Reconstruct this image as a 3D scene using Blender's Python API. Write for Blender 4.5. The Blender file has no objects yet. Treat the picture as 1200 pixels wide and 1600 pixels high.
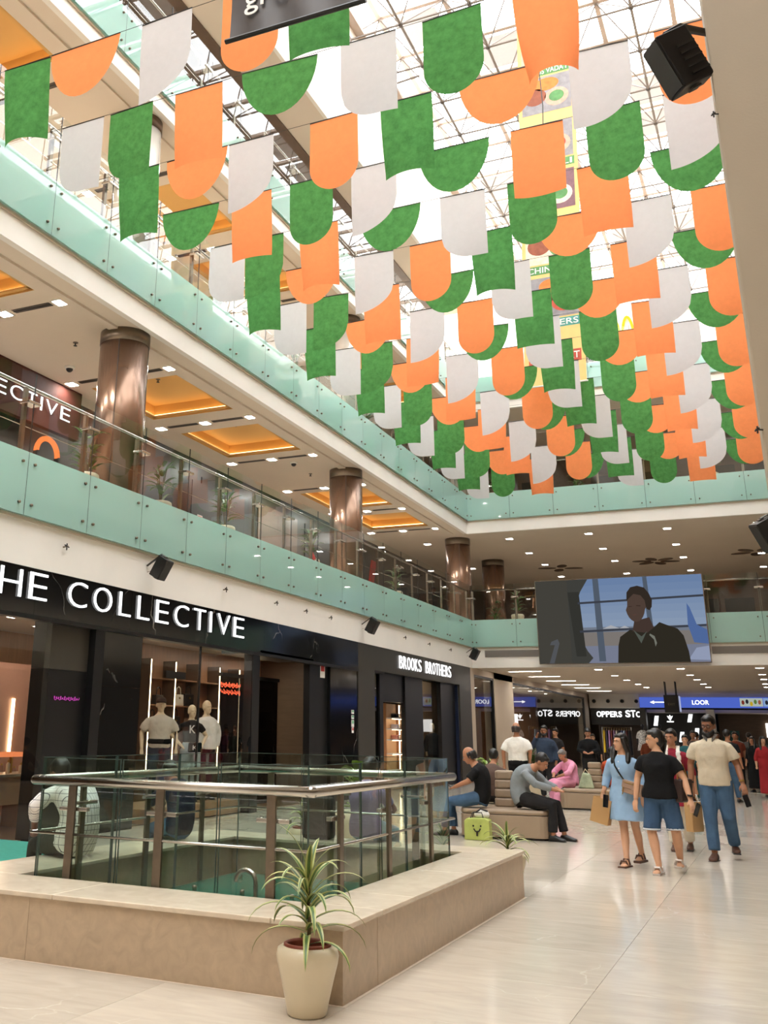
import bpy, bmesh, math, random
from mathutils import Vector, Matrix
random.seed(7)
R3 = math.radians
SC = bpy.context.scene
COL = SC.collection

# ------------------------------------------------------------------ camera
cam_data = bpy.data.cameras.new('camera')
cam = bpy.data.objects.new('camera', cam_data)
COL.objects.link(cam)
cam_data.sensor_fit = 'HORIZONTAL'
cam_data.sensor_width = 36.0
cam_data.lens = 1539.64 * 36.0 / 1200.0
cam_data.shift_x = 0.13355
cam_data.shift_y = -0.13422
cam_data.clip_end = 300
cam_r = Vector((0.8991788, 0.43725188, 0.01697878))
cam_u = Vector((0.12129188, -0.28633401, 0.95042155))
cam_f = Vector((-0.42043521, 0.85253952, 0.31050057))
m = Matrix.Identity(4)
for i in range(3):
    m[i][0], m[i][1], m[i][2] = cam_r[i], cam_u[i], -cam_f[i]
m[2][3] = 1.5
cam.matrix_world = m
SC.camera = cam

# ------------------------------------------------------------------ world, exposure
world = bpy.data.worlds.new('overcast_sky')
SC.world = world
world.use_nodes = True
bg = world.node_tree.nodes['Background']
bg.inputs[0].default_value = (0.96, 0.98, 1.0, 1)
bg.inputs[1].default_value = 6.0
SC.view_settings.view_transform = 'Standard'
SC.view_settings.look = 'None'
SC.view_settings.gamma = 1.0
SC.view_settings.use_curve_mapping = False
SC.view_settings.exposure = 0.62
SC.cycles.max_bounces = 8
SC.cycles.diffuse_bounces = 4
SC.cycles.glossy_bounces = 3
SC.cycles.transmission_bounces = 6
SC.cycles.transparent_max_bounces = 16
SC.cycles.sample_clamp_indirect = 6.0
SC.cycles.caustics_reflective = False
SC.cycles.caustics_refractive = False

# ------------------------------------------------------------------ helpers
def srgb(r, g, b):
    f = lambda c: (c/255/12.92) if c/255 <= 0.04045 else ((c/255+0.055)/1.055)**2.4
    return (f(r), f(g), f(b), 1.0)

def tag(o, label=None, cat=None, group=None, kind=None):
    if label: o['label'] = label
    if cat: o['category'] = cat
    if group: o['group'] = group
    if kind: o['kind'] = kind
    return o

def empty(name, loc=(0, 0, 0), rz=0.0, parent=None):
    o = bpy.data.objects.new(name, None)
    COL.objects.link(o)
    o.location = loc
    o.rotation_euler = (0, 0, rz)
    o.empty_display_size = 0.1
    if parent is not None: o.parent = parent
    return o

def thing(name, label, cat, loc=(0, 0, 0), rz=0.0, group=None):
    return tag(empty(name, loc, rz), label, cat, group)

def struct(name, label, loc=(0, 0, 0)):
    return tag(empty(name, loc), label, None, None, 'structure')

def inst(name, mesh, parent=None, loc=(0, 0, 0), rot=(0, 0, 0), scale=(1, 1, 1)):
    o = bpy.data.objects.new(name, mesh)
    COL.objects.link(o)
    o.location = loc; o.rotation_euler = rot; o.scale = scale
    if parent is not None: o.parent = parent
    return o

def copy_tree(o, parent=None):
    c = o.copy(); COL.objects.link(c); c.parent = parent
    for ch in list(o.children): copy_tree(ch, c)
    return c

class MB:
    """collects verts and faces; build() links them as one mesh object"""
    def __init__(s): s.v = []; s.f = []
    def add(s, vs, fs):
        n = len(s.v); s.v += [tuple(p) for p in vs]; s.f += [tuple(i+n for i in f) for f in fs]; return s
    def box(s, x0, x1, y0, y1, z0, z1):
        return s.add([(x0,y0,z0),(x1,y0,z0),(x1,y1,z0),(x0,y1,z0),(x0,y0,z1),(x1,y0,z1),(x1,y1,z1),(x0,y1,z1)],
                     [(3,2,1,0),(4,5,6,7),(0,1,5,4),(1,2,6,5),(2,3,7,6),(3,0,4,7)])
    def obox(s, c, sx, sy, sz, rot=None):
        M = rot if rot is not None else Matrix.Identity(3)
        vs = []
        for dz in (-1, 1):
            for dx, dy in ((-1,-1),(1,-1),(1,1),(-1,1)):
                vs.append(Vector(c) + M @ Vector((dx*sx/2, dy*sy/2, dz*sz/2)))
        return s.add(vs, [(3,2,1,0),(4,5,6,7),(0,1,5,4),(1,2,6,5),(2,3,7,6),(3,0,4,7)])
    def quad(s, a, b, c, d): return s.add([a, b, c, d], [(0,1,2,3)])
    def poly(s, pts): return s.add(pts, [tuple(range(len(pts)))])
    def tube(s, path, r, n=8, cap=True, ref=None):
        path = [Vector(p) for p in path]; k = len(path)
        rs = r if isinstance(r, (list, tuple)) else [r]*k
        rings = []
        prev = None
        for i, p in enumerate(path):
            t = (path[min(i+1, k-1)] - path[max(i-1, 0)])
            t = t.normalized() if t.length > 1e-9 else Vector((0, 0, 1))
            a = Vector(ref) if ref is not None else (prev if prev is not None else (Vector((0,0,1)) if abs(t.z) < 0.9 else Vector((1,0,0))))
            u = a - t*a.dot(t)
            if u.length < 1e-6: u = t.orthogonal()
            u.normalize(); w = t.cross(u); prev = u
            rad = rs[i]
            ra, rb = rad if isinstance(rad, (list, tuple)) else (rad, rad)
            rings.append([p + u*(math.cos(2*math.pi*j/n)*ra) + w*(math.sin(2*math.pi*j/n)*rb) for j in range(n)])
        return s.loft(rings, cap)
    def loft(s, rings, cap=True):
        n = len(rings[0]); vs = [p for r in rings for p in r]; fs = []
        for i in range(len(rings)-1):
            for j in range(n):
                a = i*n+j; b = i*n+(j+1) % n
                fs.append((a, b, b+n, a+n))
        if cap:
            fs.append(tuple(range(n-1, -1, -1))); fs.append(tuple(range((len(rings)-1)*n, len(rings)*n)))
        return s.add(vs, fs)
    def lathe(s, prof, c=(0, 0, 0), n=24, cap=True):
        rings = [[(c[0]+r*math.cos(2*math.pi*j/n), c[1]+r*math.sin(2*math.pi*j/n), c[2]+z) for j in range(n)] for r, z in prof]
        return s.loft(rings, cap)
    def ball(s, c, rx, ry=None, rz=None, nu=12, nv=8, rot=None):
        ry = rx if ry is None else ry; rz = rx if rz is None else rz
        M = rot if rot is not None else Matrix.Identity(3)
        rings = []
        for i in range(nv+1):
            a = math.pi*(0.02 + 0.96*i/nv)
            rings.append([Vector(c) + M @ Vector((rx*math.sin(a)*math.cos(2*math.pi*j/nu), ry*math.sin(a)*math.sin(2*math.pi*j/nu), -rz*math.cos(a))) for j in range(nu)])
        return s.loft(rings)
    def prism(s, pts, axis, d0, d1):
        """extrude a 2d polygon; axis 'x': pts=(y,z); 'y': pts=(x,z); 'z': pts=(x,y)"""
        def P(p, d): return (d, p[0], p[1]) if axis == 'x' else ((p[0], d, p[1]) if axis == 'y' else (p[0], p[1], d))
        n = len(pts)
        vs = [P(p, d0) for p in pts] + [P(p, d1) for p in pts]
        fs = [tuple(range(n-1, -1, -1)), tuple(range(n, 2*n))] + [(i, (i+1) % n, (i+1) % n+n, i+n) for i in range(n)]
        return s.add(vs, fs)
    def mesh(s, name, mat, smooth=False, off=(0, 0, 0), bevel=0.0, fix=True):
        me = bpy.data.meshes.new(name)
        me.from_pydata([(v[0]-off[0], v[1]-off[1], v[2]-off[2]) for v in s.v], [], s.f)
        bm = bmesh.new(); bm.from_mesh(me)
        if fix: bmesh.ops.recalc_face_normals(bm, faces=bm.faces)
        if bevel > 0:
            es = [e for e in bm.edges if len(e.link_faces) == 2 and e.calc_face_angle(0) > 0.6]
            bmesh.ops.bevel(bm, geom=es, offset=bevel, segments=2, affect='EDGES', profile=0.5)
        bm.to_mesh(me); bm.free()
        if mat is not None: me.materials.append(mat)
        if smooth: me.shade_smooth()
        me.update()
        return me
    def build(s, name, mat, parent=None, smooth=False, bevel=0.0, local=False):
        off = (0, 0, 0)
        if parent is not None and not local:
            off = wloc(parent)
        return inst(name, s.mesh(name, mat, smooth, off, bevel), parent)

def wloc(o):
    p = Vector(o.location); q = o.parent
    while q is not None: p += Vector(q.location); q = q.parent
    return p

def Bx(x0, x1, y0, y1, z0, z1): return MB().box(x0, x1, y0, y1, z0, z1)

# ------------------------------------------------------------------ materials
MATS = {}
def mat(name, col, rough=0.5, metal=0.0, spec=0.5, var=0.0, vscale=4.0, bump=0.0, bscale=60.0, emit=None, es=0.0, rnd=0.0, stretch=None, coat=0.0):
    if name in MATS: return MATS[name]
    M = bpy.data.materials.new(name); M.use_nodes = True
    nt = M.node_tree; b = nt.nodes['Principled BSDF']
    b.inputs['Base Color'].default_value = col
    b.inputs['Roughness'].default_value = rough
    b.inputs['Metallic'].default_value = metal
    b.inputs['Specular IOR Level'].default_value = spec
    if coat: b.inputs['Coat Weight'].default_value = coat
    tc = nt.nodes.new('ShaderNodeTexCoord'); src = tc.outputs['Object']
    if stretch:
        mp = nt.nodes.new('ShaderNodeMapping'); mp.inputs['Scale'].default_value = stretch
        nt.links.new(src, mp.inputs[0]); src = mp.outputs[0]
    if var > 0 or rnd > 0:
        hs = nt.nodes.new('ShaderNodeHueSaturation'); hs.inputs['Color'].default_value = col
        val = None
        if var > 0:
            nz = nt.nodes.new('ShaderNodeTexNoise'); nz.inputs['Scale'].default_value = vscale; nz.inputs['Detail'].default_value = 5
            nt.links.new(src, nz.inputs['Vector'])
            mr = nt.nodes.new('ShaderNodeMapRange'); mr.inputs[1].default_value = 0.3; mr.inputs[2].default_value = 0.7
            mr.inputs[3].default_value = 1-var; mr.inputs[4].default_value = 1+var
            nt.links.new(nz.outputs['Fac'], mr.inputs[0]); val = mr.outputs[0]
        if rnd > 0:
            oi = nt.nodes.new('ShaderNodeObjectInfo'); mr2 = nt.nodes.new('ShaderNodeMapRange')
            mr2.inputs[3].default_value = 1-rnd; mr2.inputs[4].default_value = 1+rnd
            nt.links.new(oi.outputs['Random'], mr2.inputs[0])
            if val is None: val = mr2.outputs[0]
            else:
                mu = nt.nodes.new('ShaderNodeMath'); mu.operation = 'MULTIPLY'
                nt.links.new(val, mu.inputs[0]); nt.links.new(mr2.outputs[0], mu.inputs[1]); val = mu.outputs[0]
        nt.links.new(val, hs.inputs['Value'])
        nt.links.new(hs.outputs[0], b.inputs['Base Color'])
    if bump > 0:
        nb = nt.nodes.new('ShaderNodeTexNoise'); nb.inputs['Scale'].default_value = bscale; nb.inputs['Detail'].default_value = 3
        nt.links.new(src, nb.inputs['Vector'])
        bp = nt.nodes.new('ShaderNodeBump'); bp.inputs['Strength'].default_value = bump; bp.inputs['Distance'].default_value = 0.02
        nt.links.new(nb.outputs['Fac'], bp.inputs['Height']); nt.links.new(bp.outputs[0], b.inputs['Normal'])
    if emit is not None:
        b.inputs['Emission Color'].default_value = emit; b.inputs['Emission Strength'].default_value = es
    MATS[name] = M
    return M

def emis(name, col, s):
    M = bpy.data.materials.new(name); M.use_nodes = True; nt = M.node_tree
    nt.nodes.remove(nt.nodes['Principled BSDF'])
    e = nt.nodes.new('ShaderNodeEmission'); e.inputs[0].default_value = col; e.inputs[1].default_value = s
    nt.links.new(e.outputs[0], nt.nodes['Material Output'].inputs[0])
    MATS[name] = M
    return M

def glass(name, tint, refl=1.0, diff=0.0, dcol=(1, 1, 1, 1), rough=0.0, ior=1.45):
    """thin pane: tinted see-through + fresnel mirror (+ optional frosted share)"""
    M = bpy.data.materials.new(name); M.use_nodes = True; nt = M.node_tree
    nt.nodes.remove(nt.nodes['Principled BSDF'])
    tr = nt.nodes.new('ShaderNodeBsdfTransparent'); tr.inputs[0].default_value = tint
    last = tr.outputs[0]
    if diff > 0:
        d = nt.nodes.new('ShaderNodeBsdfDiffuse'); d.inputs[0].default_value = dcol
        t2 = nt.nodes.new('ShaderNodeBsdfTranslucent'); t2.inputs[0].default_value = dcol
        ad = nt.nodes.new('ShaderNodeMixShader'); ad.inputs[0].default_value = 0.35
        nt.links.new(d.outputs[0], ad.inputs[1]); nt.links.new(t2.outputs[0], ad.inputs[2])
        mx = nt.nodes.new('ShaderNodeMixShader'); mx.inputs[0].default_value = diff
        nt.links.new(last, mx.inputs[1]); nt.links.new(ad.outputs[0], mx.inputs[2]); last = mx.outputs[0]
    gl = nt.nodes.new('ShaderNodeBsdfGlossy'); gl.inputs['Roughness'].default_value = rough
    fr = nt.nodes.new('ShaderNodeFresnel'); fr.inputs[0].default_value = ior
    mu = nt.nodes.new('ShaderNodeMath'); mu.operation = 'MULTIPLY'; mu.inputs[1].default_value = refl; mu.use_clamp = True
    nt.links.new(fr.outputs[0], mu.inputs[0])
    ge = nt.nodes.new('ShaderNodeNewGeometry'); inv = nt.nodes.new('ShaderNodeMath'); inv.operation = 'SUBTRACT'; inv.inputs[0].default_value = 1.0
    nt.links.new(ge.outputs['Backfacing'], inv.inputs[1])
    m3 = nt.nodes.new('ShaderNodeMath'); m3.operation = 'MULTIPLY'; nt.links.new(mu.outputs[0], m3.inputs[0]); nt.links.new(inv.outputs[0], m3.inputs[1])
    mx = nt.nodes.new('ShaderNodeMixShader'); nt.links.new(m3.outputs[0], mx.inputs[0])
    nt.links.new(last, mx.inputs[1]); nt.links.new(gl.outputs[0], mx.inputs[2])
    nt.links.new(mx.outputs[0], nt.nodes['Material Output'].inputs[0])
    MATS[name] = M
    return M

def fabric(name, col, mott=0.15, transl=0.3):
    M = bpy.data.materials.new(name); M.use_nodes = True; nt = M.node_tree
    nt.nodes.remove(nt.nodes['Principled BSDF'])
    tc = nt.nodes.new('ShaderNodeTexCoord'); oi = nt.nodes.new('ShaderNodeObjectInfo')
    av = nt.nodes.new('ShaderNodeVectorMath'); av.operation = 'ADD'
    sc = nt.nodes.new('ShaderNodeVectorMath'); sc.operation = 'SCALE'; sc.inputs[3].default_value = 0.2
    nt.links.new(oi.outputs['Location'], sc.inputs[0])
    nt.links.new(tc.outputs['Object'], av.inputs[0]); nt.links.new(sc.outputs[0], av.inputs[1])
    nz = nt.nodes.new('ShaderNodeTexNoise'); nz.inputs['Scale'].default_value = 9; nz.inputs['Detail'].default_value = 8; nz.inputs['Roughness'].default_value = 0.7
    nt.links.new(av.outputs[0], nz.inputs['Vector'])
    mr = nt.nodes.new('ShaderNodeMapRange'); mr.inputs[1].default_value = 0.3; mr.inputs[2].default_value = 0.7
    mr.inputs[3].default_value = 1-mott; mr.inputs[4].default_value = 1+mott
    nt.links.new(nz.outputs['Fac'], mr.inputs[0])
    hs = nt.nodes.new('ShaderNodeHueSaturation'); hs.inputs['Color'].default_value = col; nt.links.new(mr.outputs[0], hs.inputs['Value'])
    d = nt.nodes.new('ShaderNodeBsdfDiffuse'); t = nt.nodes.new('ShaderNodeBsdfTranslucent')
    nt.links.new(hs.outputs[0], d.inputs[0]); nt.links.new(hs.outputs[0], t.inputs[0])
    mx = nt.nodes.new('ShaderNodeMixShader'); mx.inputs[0].default_value = transl
    nt.links.new(d.outputs[0], mx.inputs[1]); nt.links.new(t.outputs[0], mx.inputs[2])
    nt.links.new(mx.outputs[0], nt.nodes['Material Output'].inputs[0])
    MATS[name] = M
    return M

def marble(name, base, vein, vscale=0.6, width=0.02, rough=0.15, rnd=0.0, cloud=0.06, streak=False, n3s=2.2):
    """polished stone with thin crooked veins"""
    M = bpy.data.materials.new(name); M.use_nodes = True; nt = M.node_tree; b = nt.nodes['Principled BSDF']
    b.inputs['Roughness'].default_value = rough
    tc = nt.nodes.new('ShaderNodeTexCoord'); geo = nt.nodes.new('ShaderNodeNewGeometry')
    nz = nt.nodes.new('ShaderNodeTexNoise'); nz.inputs['Scale'].default_value = 1.6; nz.inputs['Detail'].default_value = 5
    nt.links.new(geo.outputs['Position'], nz.inputs['Vector'])
    vs_ = nt.nodes.new('ShaderNodeVectorMath'); vs_.operation = 'SCALE'; vs_.inputs[3].default_value = 0.55; nt.links.new(nz.outputs['Color'], vs_.inputs[0])
    va_ = nt.nodes.new('ShaderNodeVectorMath'); va_.operation = 'ADD'; nt.links.new(geo.outputs['Position'], va_.inputs[0]); nt.links.new(vs_.outputs[0], va_.inputs[1])
    a = nt.nodes.new('ShaderNodeTexVoronoi'); a.feature = 'DISTANCE_TO_EDGE'; a.inputs['Scale'].default_value = vscale; nt.links.new(va_.outputs[0], a.inputs['Vector'])
    mr = nt.nodes.new('ShaderNodeMapRange'); mr.inputs[1].default_value = 0.0; mr.inputs[2].default_value = width; mr.inputs[3].default_value = 1; mr.inputs[4].default_value = 0
    nt.links.new(a.outputs[0], mr.inputs[0])
    n2 = nt.nodes.new('ShaderNodeTexNoise'); n2.inputs['Scale'].default_value = 1.3; n2.inputs['Detail'].default_value = 2
    nt.links.new(geo.outputs['Position'], n2.inputs['Vector'])
    m2 = nt.nodes.new('ShaderNodeMapRange'); m2.inputs[1].default_value = 0.5; m2.inputs[2].default_value = 0.65; nt.links.new(n2.outputs['Fac'], m2.inputs[0])
    mm = nt.nodes.new('ShaderNodeMath'); mm.operation = 'MULTIPLY'; nt.links.new(mr.outputs[0], mm.inputs[0]); nt.links.new(m2.outputs[0], mm.inputs[1])
    n3 = nt.nodes.new('ShaderNodeTexNoise'); n3.inputs['Scale'].default_value = n3s; n3.inputs['Detail'].default_value = 6; n3.inputs['Distortion'].default_value = 1.2
    mp = nt.nodes.new('ShaderNodeMapping'); mp.inputs['Scale'].default_value = (1, 3.5, 1) if streak else (1, 1, 1)
    oi = nt.nodes.new('ShaderNodeObjectInfo')
    av = nt.nodes.new('ShaderNodeVectorMath'); av.operation = 'ADD'
    nt.links.new(geo.outputs['Position'], av.inputs[0])
    if rnd > 0:
        sc = nt.nodes.new('ShaderNodeMath'); sc.operation = 'MULTIPLY'; sc.inputs[1].default_value = 57.0; nt.links.new(oi.outputs['Random'], sc.inputs[0])
        cx = nt.nodes.new('ShaderNodeCombineXYZ'); nt.links.new(sc.outputs[0], cx.inputs[0]); nt.links.new(sc.outputs[0], cx.inputs[2]); nt.links.new(cx.outputs[0], av.inputs[1])
    nt.links.new(av.outputs[0], mp.inputs[0]); nt.links.new(mp.outputs[0], n3.inputs['Vector'])
    m3 = nt.nodes.new('ShaderNodeMapRange'); m3.inputs[1].default_value = 0.3; m3.inputs[2].default_value = 0.7; m3.inputs[3].default_value = 1-cloud; m3.inputs[4].default_value = 1+cloud
    nt.links.new(n3.outputs['Fac'], m3.inputs[0])
    val = m3.outputs[0]
    if rnd > 0:
        m4 = nt.nodes.new('ShaderNodeMapRange'); m4.inputs[3].default_value = 1-rnd; m4.inputs[4].default_value = 1+rnd; nt.links.new(oi.outputs['Random'], m4.inputs[0])
        mu = nt.nodes.new('ShaderNodeMath'); mu.operation = 'MULTIPLY'; nt.links.new(val, mu.inputs[0]); nt.links.new(m4.outputs[0], mu.inputs[1]); val = mu.outputs[0]
    hs = nt.nodes.new('ShaderNodeHueSaturation'); hs.inputs['Color'].default_value = base; nt.links.new(val, hs.inputs['Value'])
    mx = nt.nodes.new('ShaderNodeMixRGB'); mx.inputs[2].default_value = vein
    nt.links.new(mm.outputs[0], mx.inputs[0]); nt.links.new(hs.outputs[0], mx.inputs[1]); nt.links.new(mx.outputs[0], b.inputs['Base Color'])
    MATS[name] = M
    return M

M_tile   = marble('cream_marble_tile', srgb(198, 187, 172), srgb(216, 207, 194), 0.8, 0.006, 0.13, rnd=0.08, cloud=0.07, streak=True)
M_bench  = marble('brown_limestone', srgb(186, 164, 138), srgb(194, 174, 148), 1.4, 0.004, 0.35, rnd=0.05, cloud=0.10, n3s=9.0)
M_benchtop = marble('cream_limestone_top', srgb(214, 198, 176), srgb(222, 210, 192), 1.0, 0.004, 0.22, rnd=0.04, cloud=0.08, n3s=5.0)
M_black  = marble('black_marble', srgb(19, 20, 21), srgb(150, 146, 138), 0.55, 0.007, 0.10, cloud=0.04)
M_white  = mat('white_plaster', srgb(240, 236, 229), 0.6, var=0.03, vscale=1.2)
M_ceil   = mat('beige_ceiling_paint', srgb(222, 209, 192), 0.75, var=0.02, vscale=0.8)
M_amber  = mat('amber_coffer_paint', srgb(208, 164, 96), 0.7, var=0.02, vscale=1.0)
M_beige  = mat('beige_wall_paint', srgb(204, 188, 168), 0.6, var=0.03, vscale=1.0)
M_dark   = mat('dark_paint', srgb(26, 25, 24), 0.45)
M_black2 = mat('matt_black', srgb(14, 14, 15), 0.4, var=0.05)
M_charc  = mat('charcoal_panel', srgb(58, 54, 47), 0.45, var=0.04, vscale=2)
M_brown  = mat('bronze_steel_cladding', srgb(136, 108, 90), 0.26, 0.7, var=0.10, vscale=2.5, stretch=(1, 1, 0.15))
M_pillarw = mat('pale_steel_cladding', srgb(214, 208, 198), 0.25, 0.5, var=0.04)
M_col    = mat('stone_paint_pillar', srgb(168, 155, 136), 0.6, var=0.04, vscale=1.5, bump=0.05)
M_steel  = mat('brushed_steel', srgb(190, 186, 180), 0.22, 1.0, var=0.04, vscale=30)
M_steeld = mat('dull_steel_post', srgb(128, 116, 102), 0.34, 0.9, var=0.06, vscale=20)
M_wire   = mat('thin_wire', srgb(90, 88, 84), 0.4, 0.6)
M_truss  = mat('pale_truss_paint', srgb(120, 108, 98), 0.5, var=0.03)
M_trussd = mat('dark_truss_node', srgb(84, 76, 70), 0.5)
M_purlin = mat('pinkish_purlin_paint', srgb(190, 170, 156), 0.6)
M_wood   = mat('warm_wood_panel', srgb(176, 128, 92), 0.45, var=0.12, vscale=3, stretch=(1, 6, 0.6))
M_woodd  = mat('brown_wood_panel', srgb(96, 76, 60), 0.4, var=0.12, vscale=3, stretch=(1, 1, 6))
M_leath  = mat('taupe_leather', srgb(156, 136, 114), 0.42, var=0.05, vscale=3, bump=0.08, bscale=120)
M_pot    = mat('cream_glazed_pot', srgb(214, 200, 172), 0.28, var=0.03, vscale=5)
M_terra  = mat('terracotta_liner', srgb(136, 66, 46), 0.6, var=0.08)
M_soil   = mat('dark_soil', srgb(44, 32, 24), 0.95, var=0.3, vscale=40, bump=0.6)
M_leaf   = mat('striped_leaf', srgb(74, 104, 52), 0.4, var=0.25, vscale=8)
M_leafp  = mat('pale_leaf_margin', srgb(176, 178, 112), 0.4, var=0.15, vscale=8)
M_leafb  = mat('bright_leaf', srgb(120, 150, 52), 0.4, var=0.25, vscale=12)
M_stem   = mat('brown_stem', srgb(108, 92, 68), 0.7, var=0.2)
M_teal   = glass('teal_frosted_glass', srgb(200, 236, 226), 1.2, 0.85, srgb(192, 226, 218), 0.02)
M_canopy = glass('dark_teal_glass', srgb(150, 200, 180), 1.2, 0.9, srgb(84, 146, 124), 0.02)
M_clear  = glass('clear_glass', (0.96, 0.985, 0.975, 1), 1.25)
M_shopgl = glass('shop_window_glass', (0.95, 0.96, 0.95, 1), 1.5)
M_darkgl = glass('dark_tinted_glass', (0.22, 0.22, 0.22, 1), 1.5)
M_greengl = glass('green_well_glass', (0.90, 0.95, 0.92, 1), 1.6)
M_roofgl = glass('roof_glass', (0.97, 0.98, 0.98, 1), 0.6)
M_shade  = fabric('grey_roof_shade', srgb(200, 194, 190), 0.02, 0.5)
M_fO = fabric('orange_felt', srgb(248, 150, 96), 0.05, 0.42)
M_fG = fabric('green_felt', srgb(82, 140, 78), 0.26, 0.38)
M_fW = fabric('white_felt', srgb(206, 204, 205), 0.03, 0.28)
TMP = bpy.data.scenes.new('tmp_scene')
M_ltw  = emis('warm_white_lamp', (1.0, 0.94, 0.86, 1), 34.0)
M_ltg  = emis('gallery_lamp', (1.0, 0.96, 0.9, 1), 190.0)
M_lth  = emis('shop_lamp', (1.0, 0.93, 0.82, 1), 60.0)
M_lts  = emis('led_strip', (1.0, 0.76, 0.46, 1), 7.0)
M_cove = emis('amber_cove_strip', (1.0, 0.68, 0.32, 1), 4.5)
M_sign = emis('lit_white_letter', (1, 1, 1, 1), 1.6)
M_signo = emis('lit_orange_board', (1, 0.28, 0.1, 1), 0.6)
M_grille = mat('dark_slot_grille', srgb(74, 66, 58), 0.6)
M_grilleg = mat('grey_vent_grille', srgb(140, 134, 130), 0.5, 0.3)
M_red = mat('red_enamel', srgb(190, 34, 30), 0.35)
M_paperw = mat('white_paper', srgb(236, 234, 230), 0.7)
M_kraft = mat('brown_kraft_paper', srgb(186, 146, 96), 0.75, var=0.06, vscale=6)
M_gold = mat('brass', srgb(196, 160, 90), 0.3, 1.0)
# ================================================================== the setting
XL, XF, YF = -9.28, -9.36, 34.0
WX0, WX1, WY0, WY1 = -5.45, -2.95, 6.60, 10.10         # the floor well
BX0, BX1, BY0, BY1 = -6.06, -2.46, 5.95, 10.60         # outer edge of the stone bench around it
# ---- floor
fl = struct('floor', 'polished cream marble floor of the mall hall')
b = MB()
b.box(-22, 10, -8, BY0, -0.30, -0.016); b.box(-22, BX0+0.02, BY0, BY1, -0.30, -0.016); b.box(BX1-0.02, 10, BY0, BY1, -0.30, -0.016); b.box(-22, 10, BY1, YF, -0.30, -0.016)
b.build('floor_bed', mat('tile_grout', srgb(176, 164, 148), .8), fl)
b = MB(); b.box(-22, 10, YF, 72, -0.30, 0.0); b.build('far_paving', M_tile, fl)
b = MB(); b.box(-22, XL-0.02, -8, YF, -0.016, -0.004); b.box(BX1+3*1.2, 10, -8, YF, -0.016, 0.0); b.box(XL-0.02, BX1+3*1.2, -8, BY0-3*1.1625, -0.016, 0.0); b.build('border_paving', M_tile, fl)
TX, TY = 1.2, 1.1625
tile_me = Bx(0.0012, TX-0.0012, 0.0012, TY-0.0012, -0.016, 0.0).mesh('tile', M_tile, bevel=0.0008)
for i in range(-6, 3):
    for j in range(-3, 25):
        x, y = BX1 + i*TX, BY0 + j*TY
        if y + TY > YF + 0.3: continue
        if x > BX0-0.1 and x < BX1-0.1 and y > BY0-0.1 and y < BY1-0.1: continue
        w = 1.0
        if x < XL: w = (x+TX-XL)/TX; x = XL
        if w < 0.05: continue
        inst('tile', tile_me, fl, (x, y, 0), (0, 0, 0), (w, 1, 1))
# ---- lower storey seen down the well
lw = struct('trim_1', 'stone lined sides of the floor well')
b = MB(); b.box(BX0, WX0-0.06, BY0, BY1, -0.95, 0.0); b.box(WX1+0.06, BX1, BY0, BY1, -0.95, 0.0); b.box(WX0-0.06, WX1+0.06, BY0, WY0-0.06, -0.95, 0.0); b.box(WX0-0.06, WX1+0.06, WY1+0.06, BY1, -0.95, 0.0)
b.build('lining', M_beige, lw)
b = MB(); b.box(-12, 4, 0, 18, -4.9, -4.7); b.build('lower_floor', M_tile, lw)
b = MB(); b.box(-12, -11.8, 0, 18, -4.7, -0.3); b.box(3.8, 4, 0, 18, -4.7, -0.3); b.box(-12, 4, 17.8, 18, -4.7, -0.3); b.box(-12, 4, 0, .2, -4.7, -0.3); b.build('lower_wall', M_beige, lw)
for (x, y) in ((-8, 6), (-8, 12), (0, 8)):
    b = MB(); b.box(x-.3, x+.3, y-.3, y+.3, -0.34, -0.32); b.build('lower_lamp', M_ltw, lw)

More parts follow.
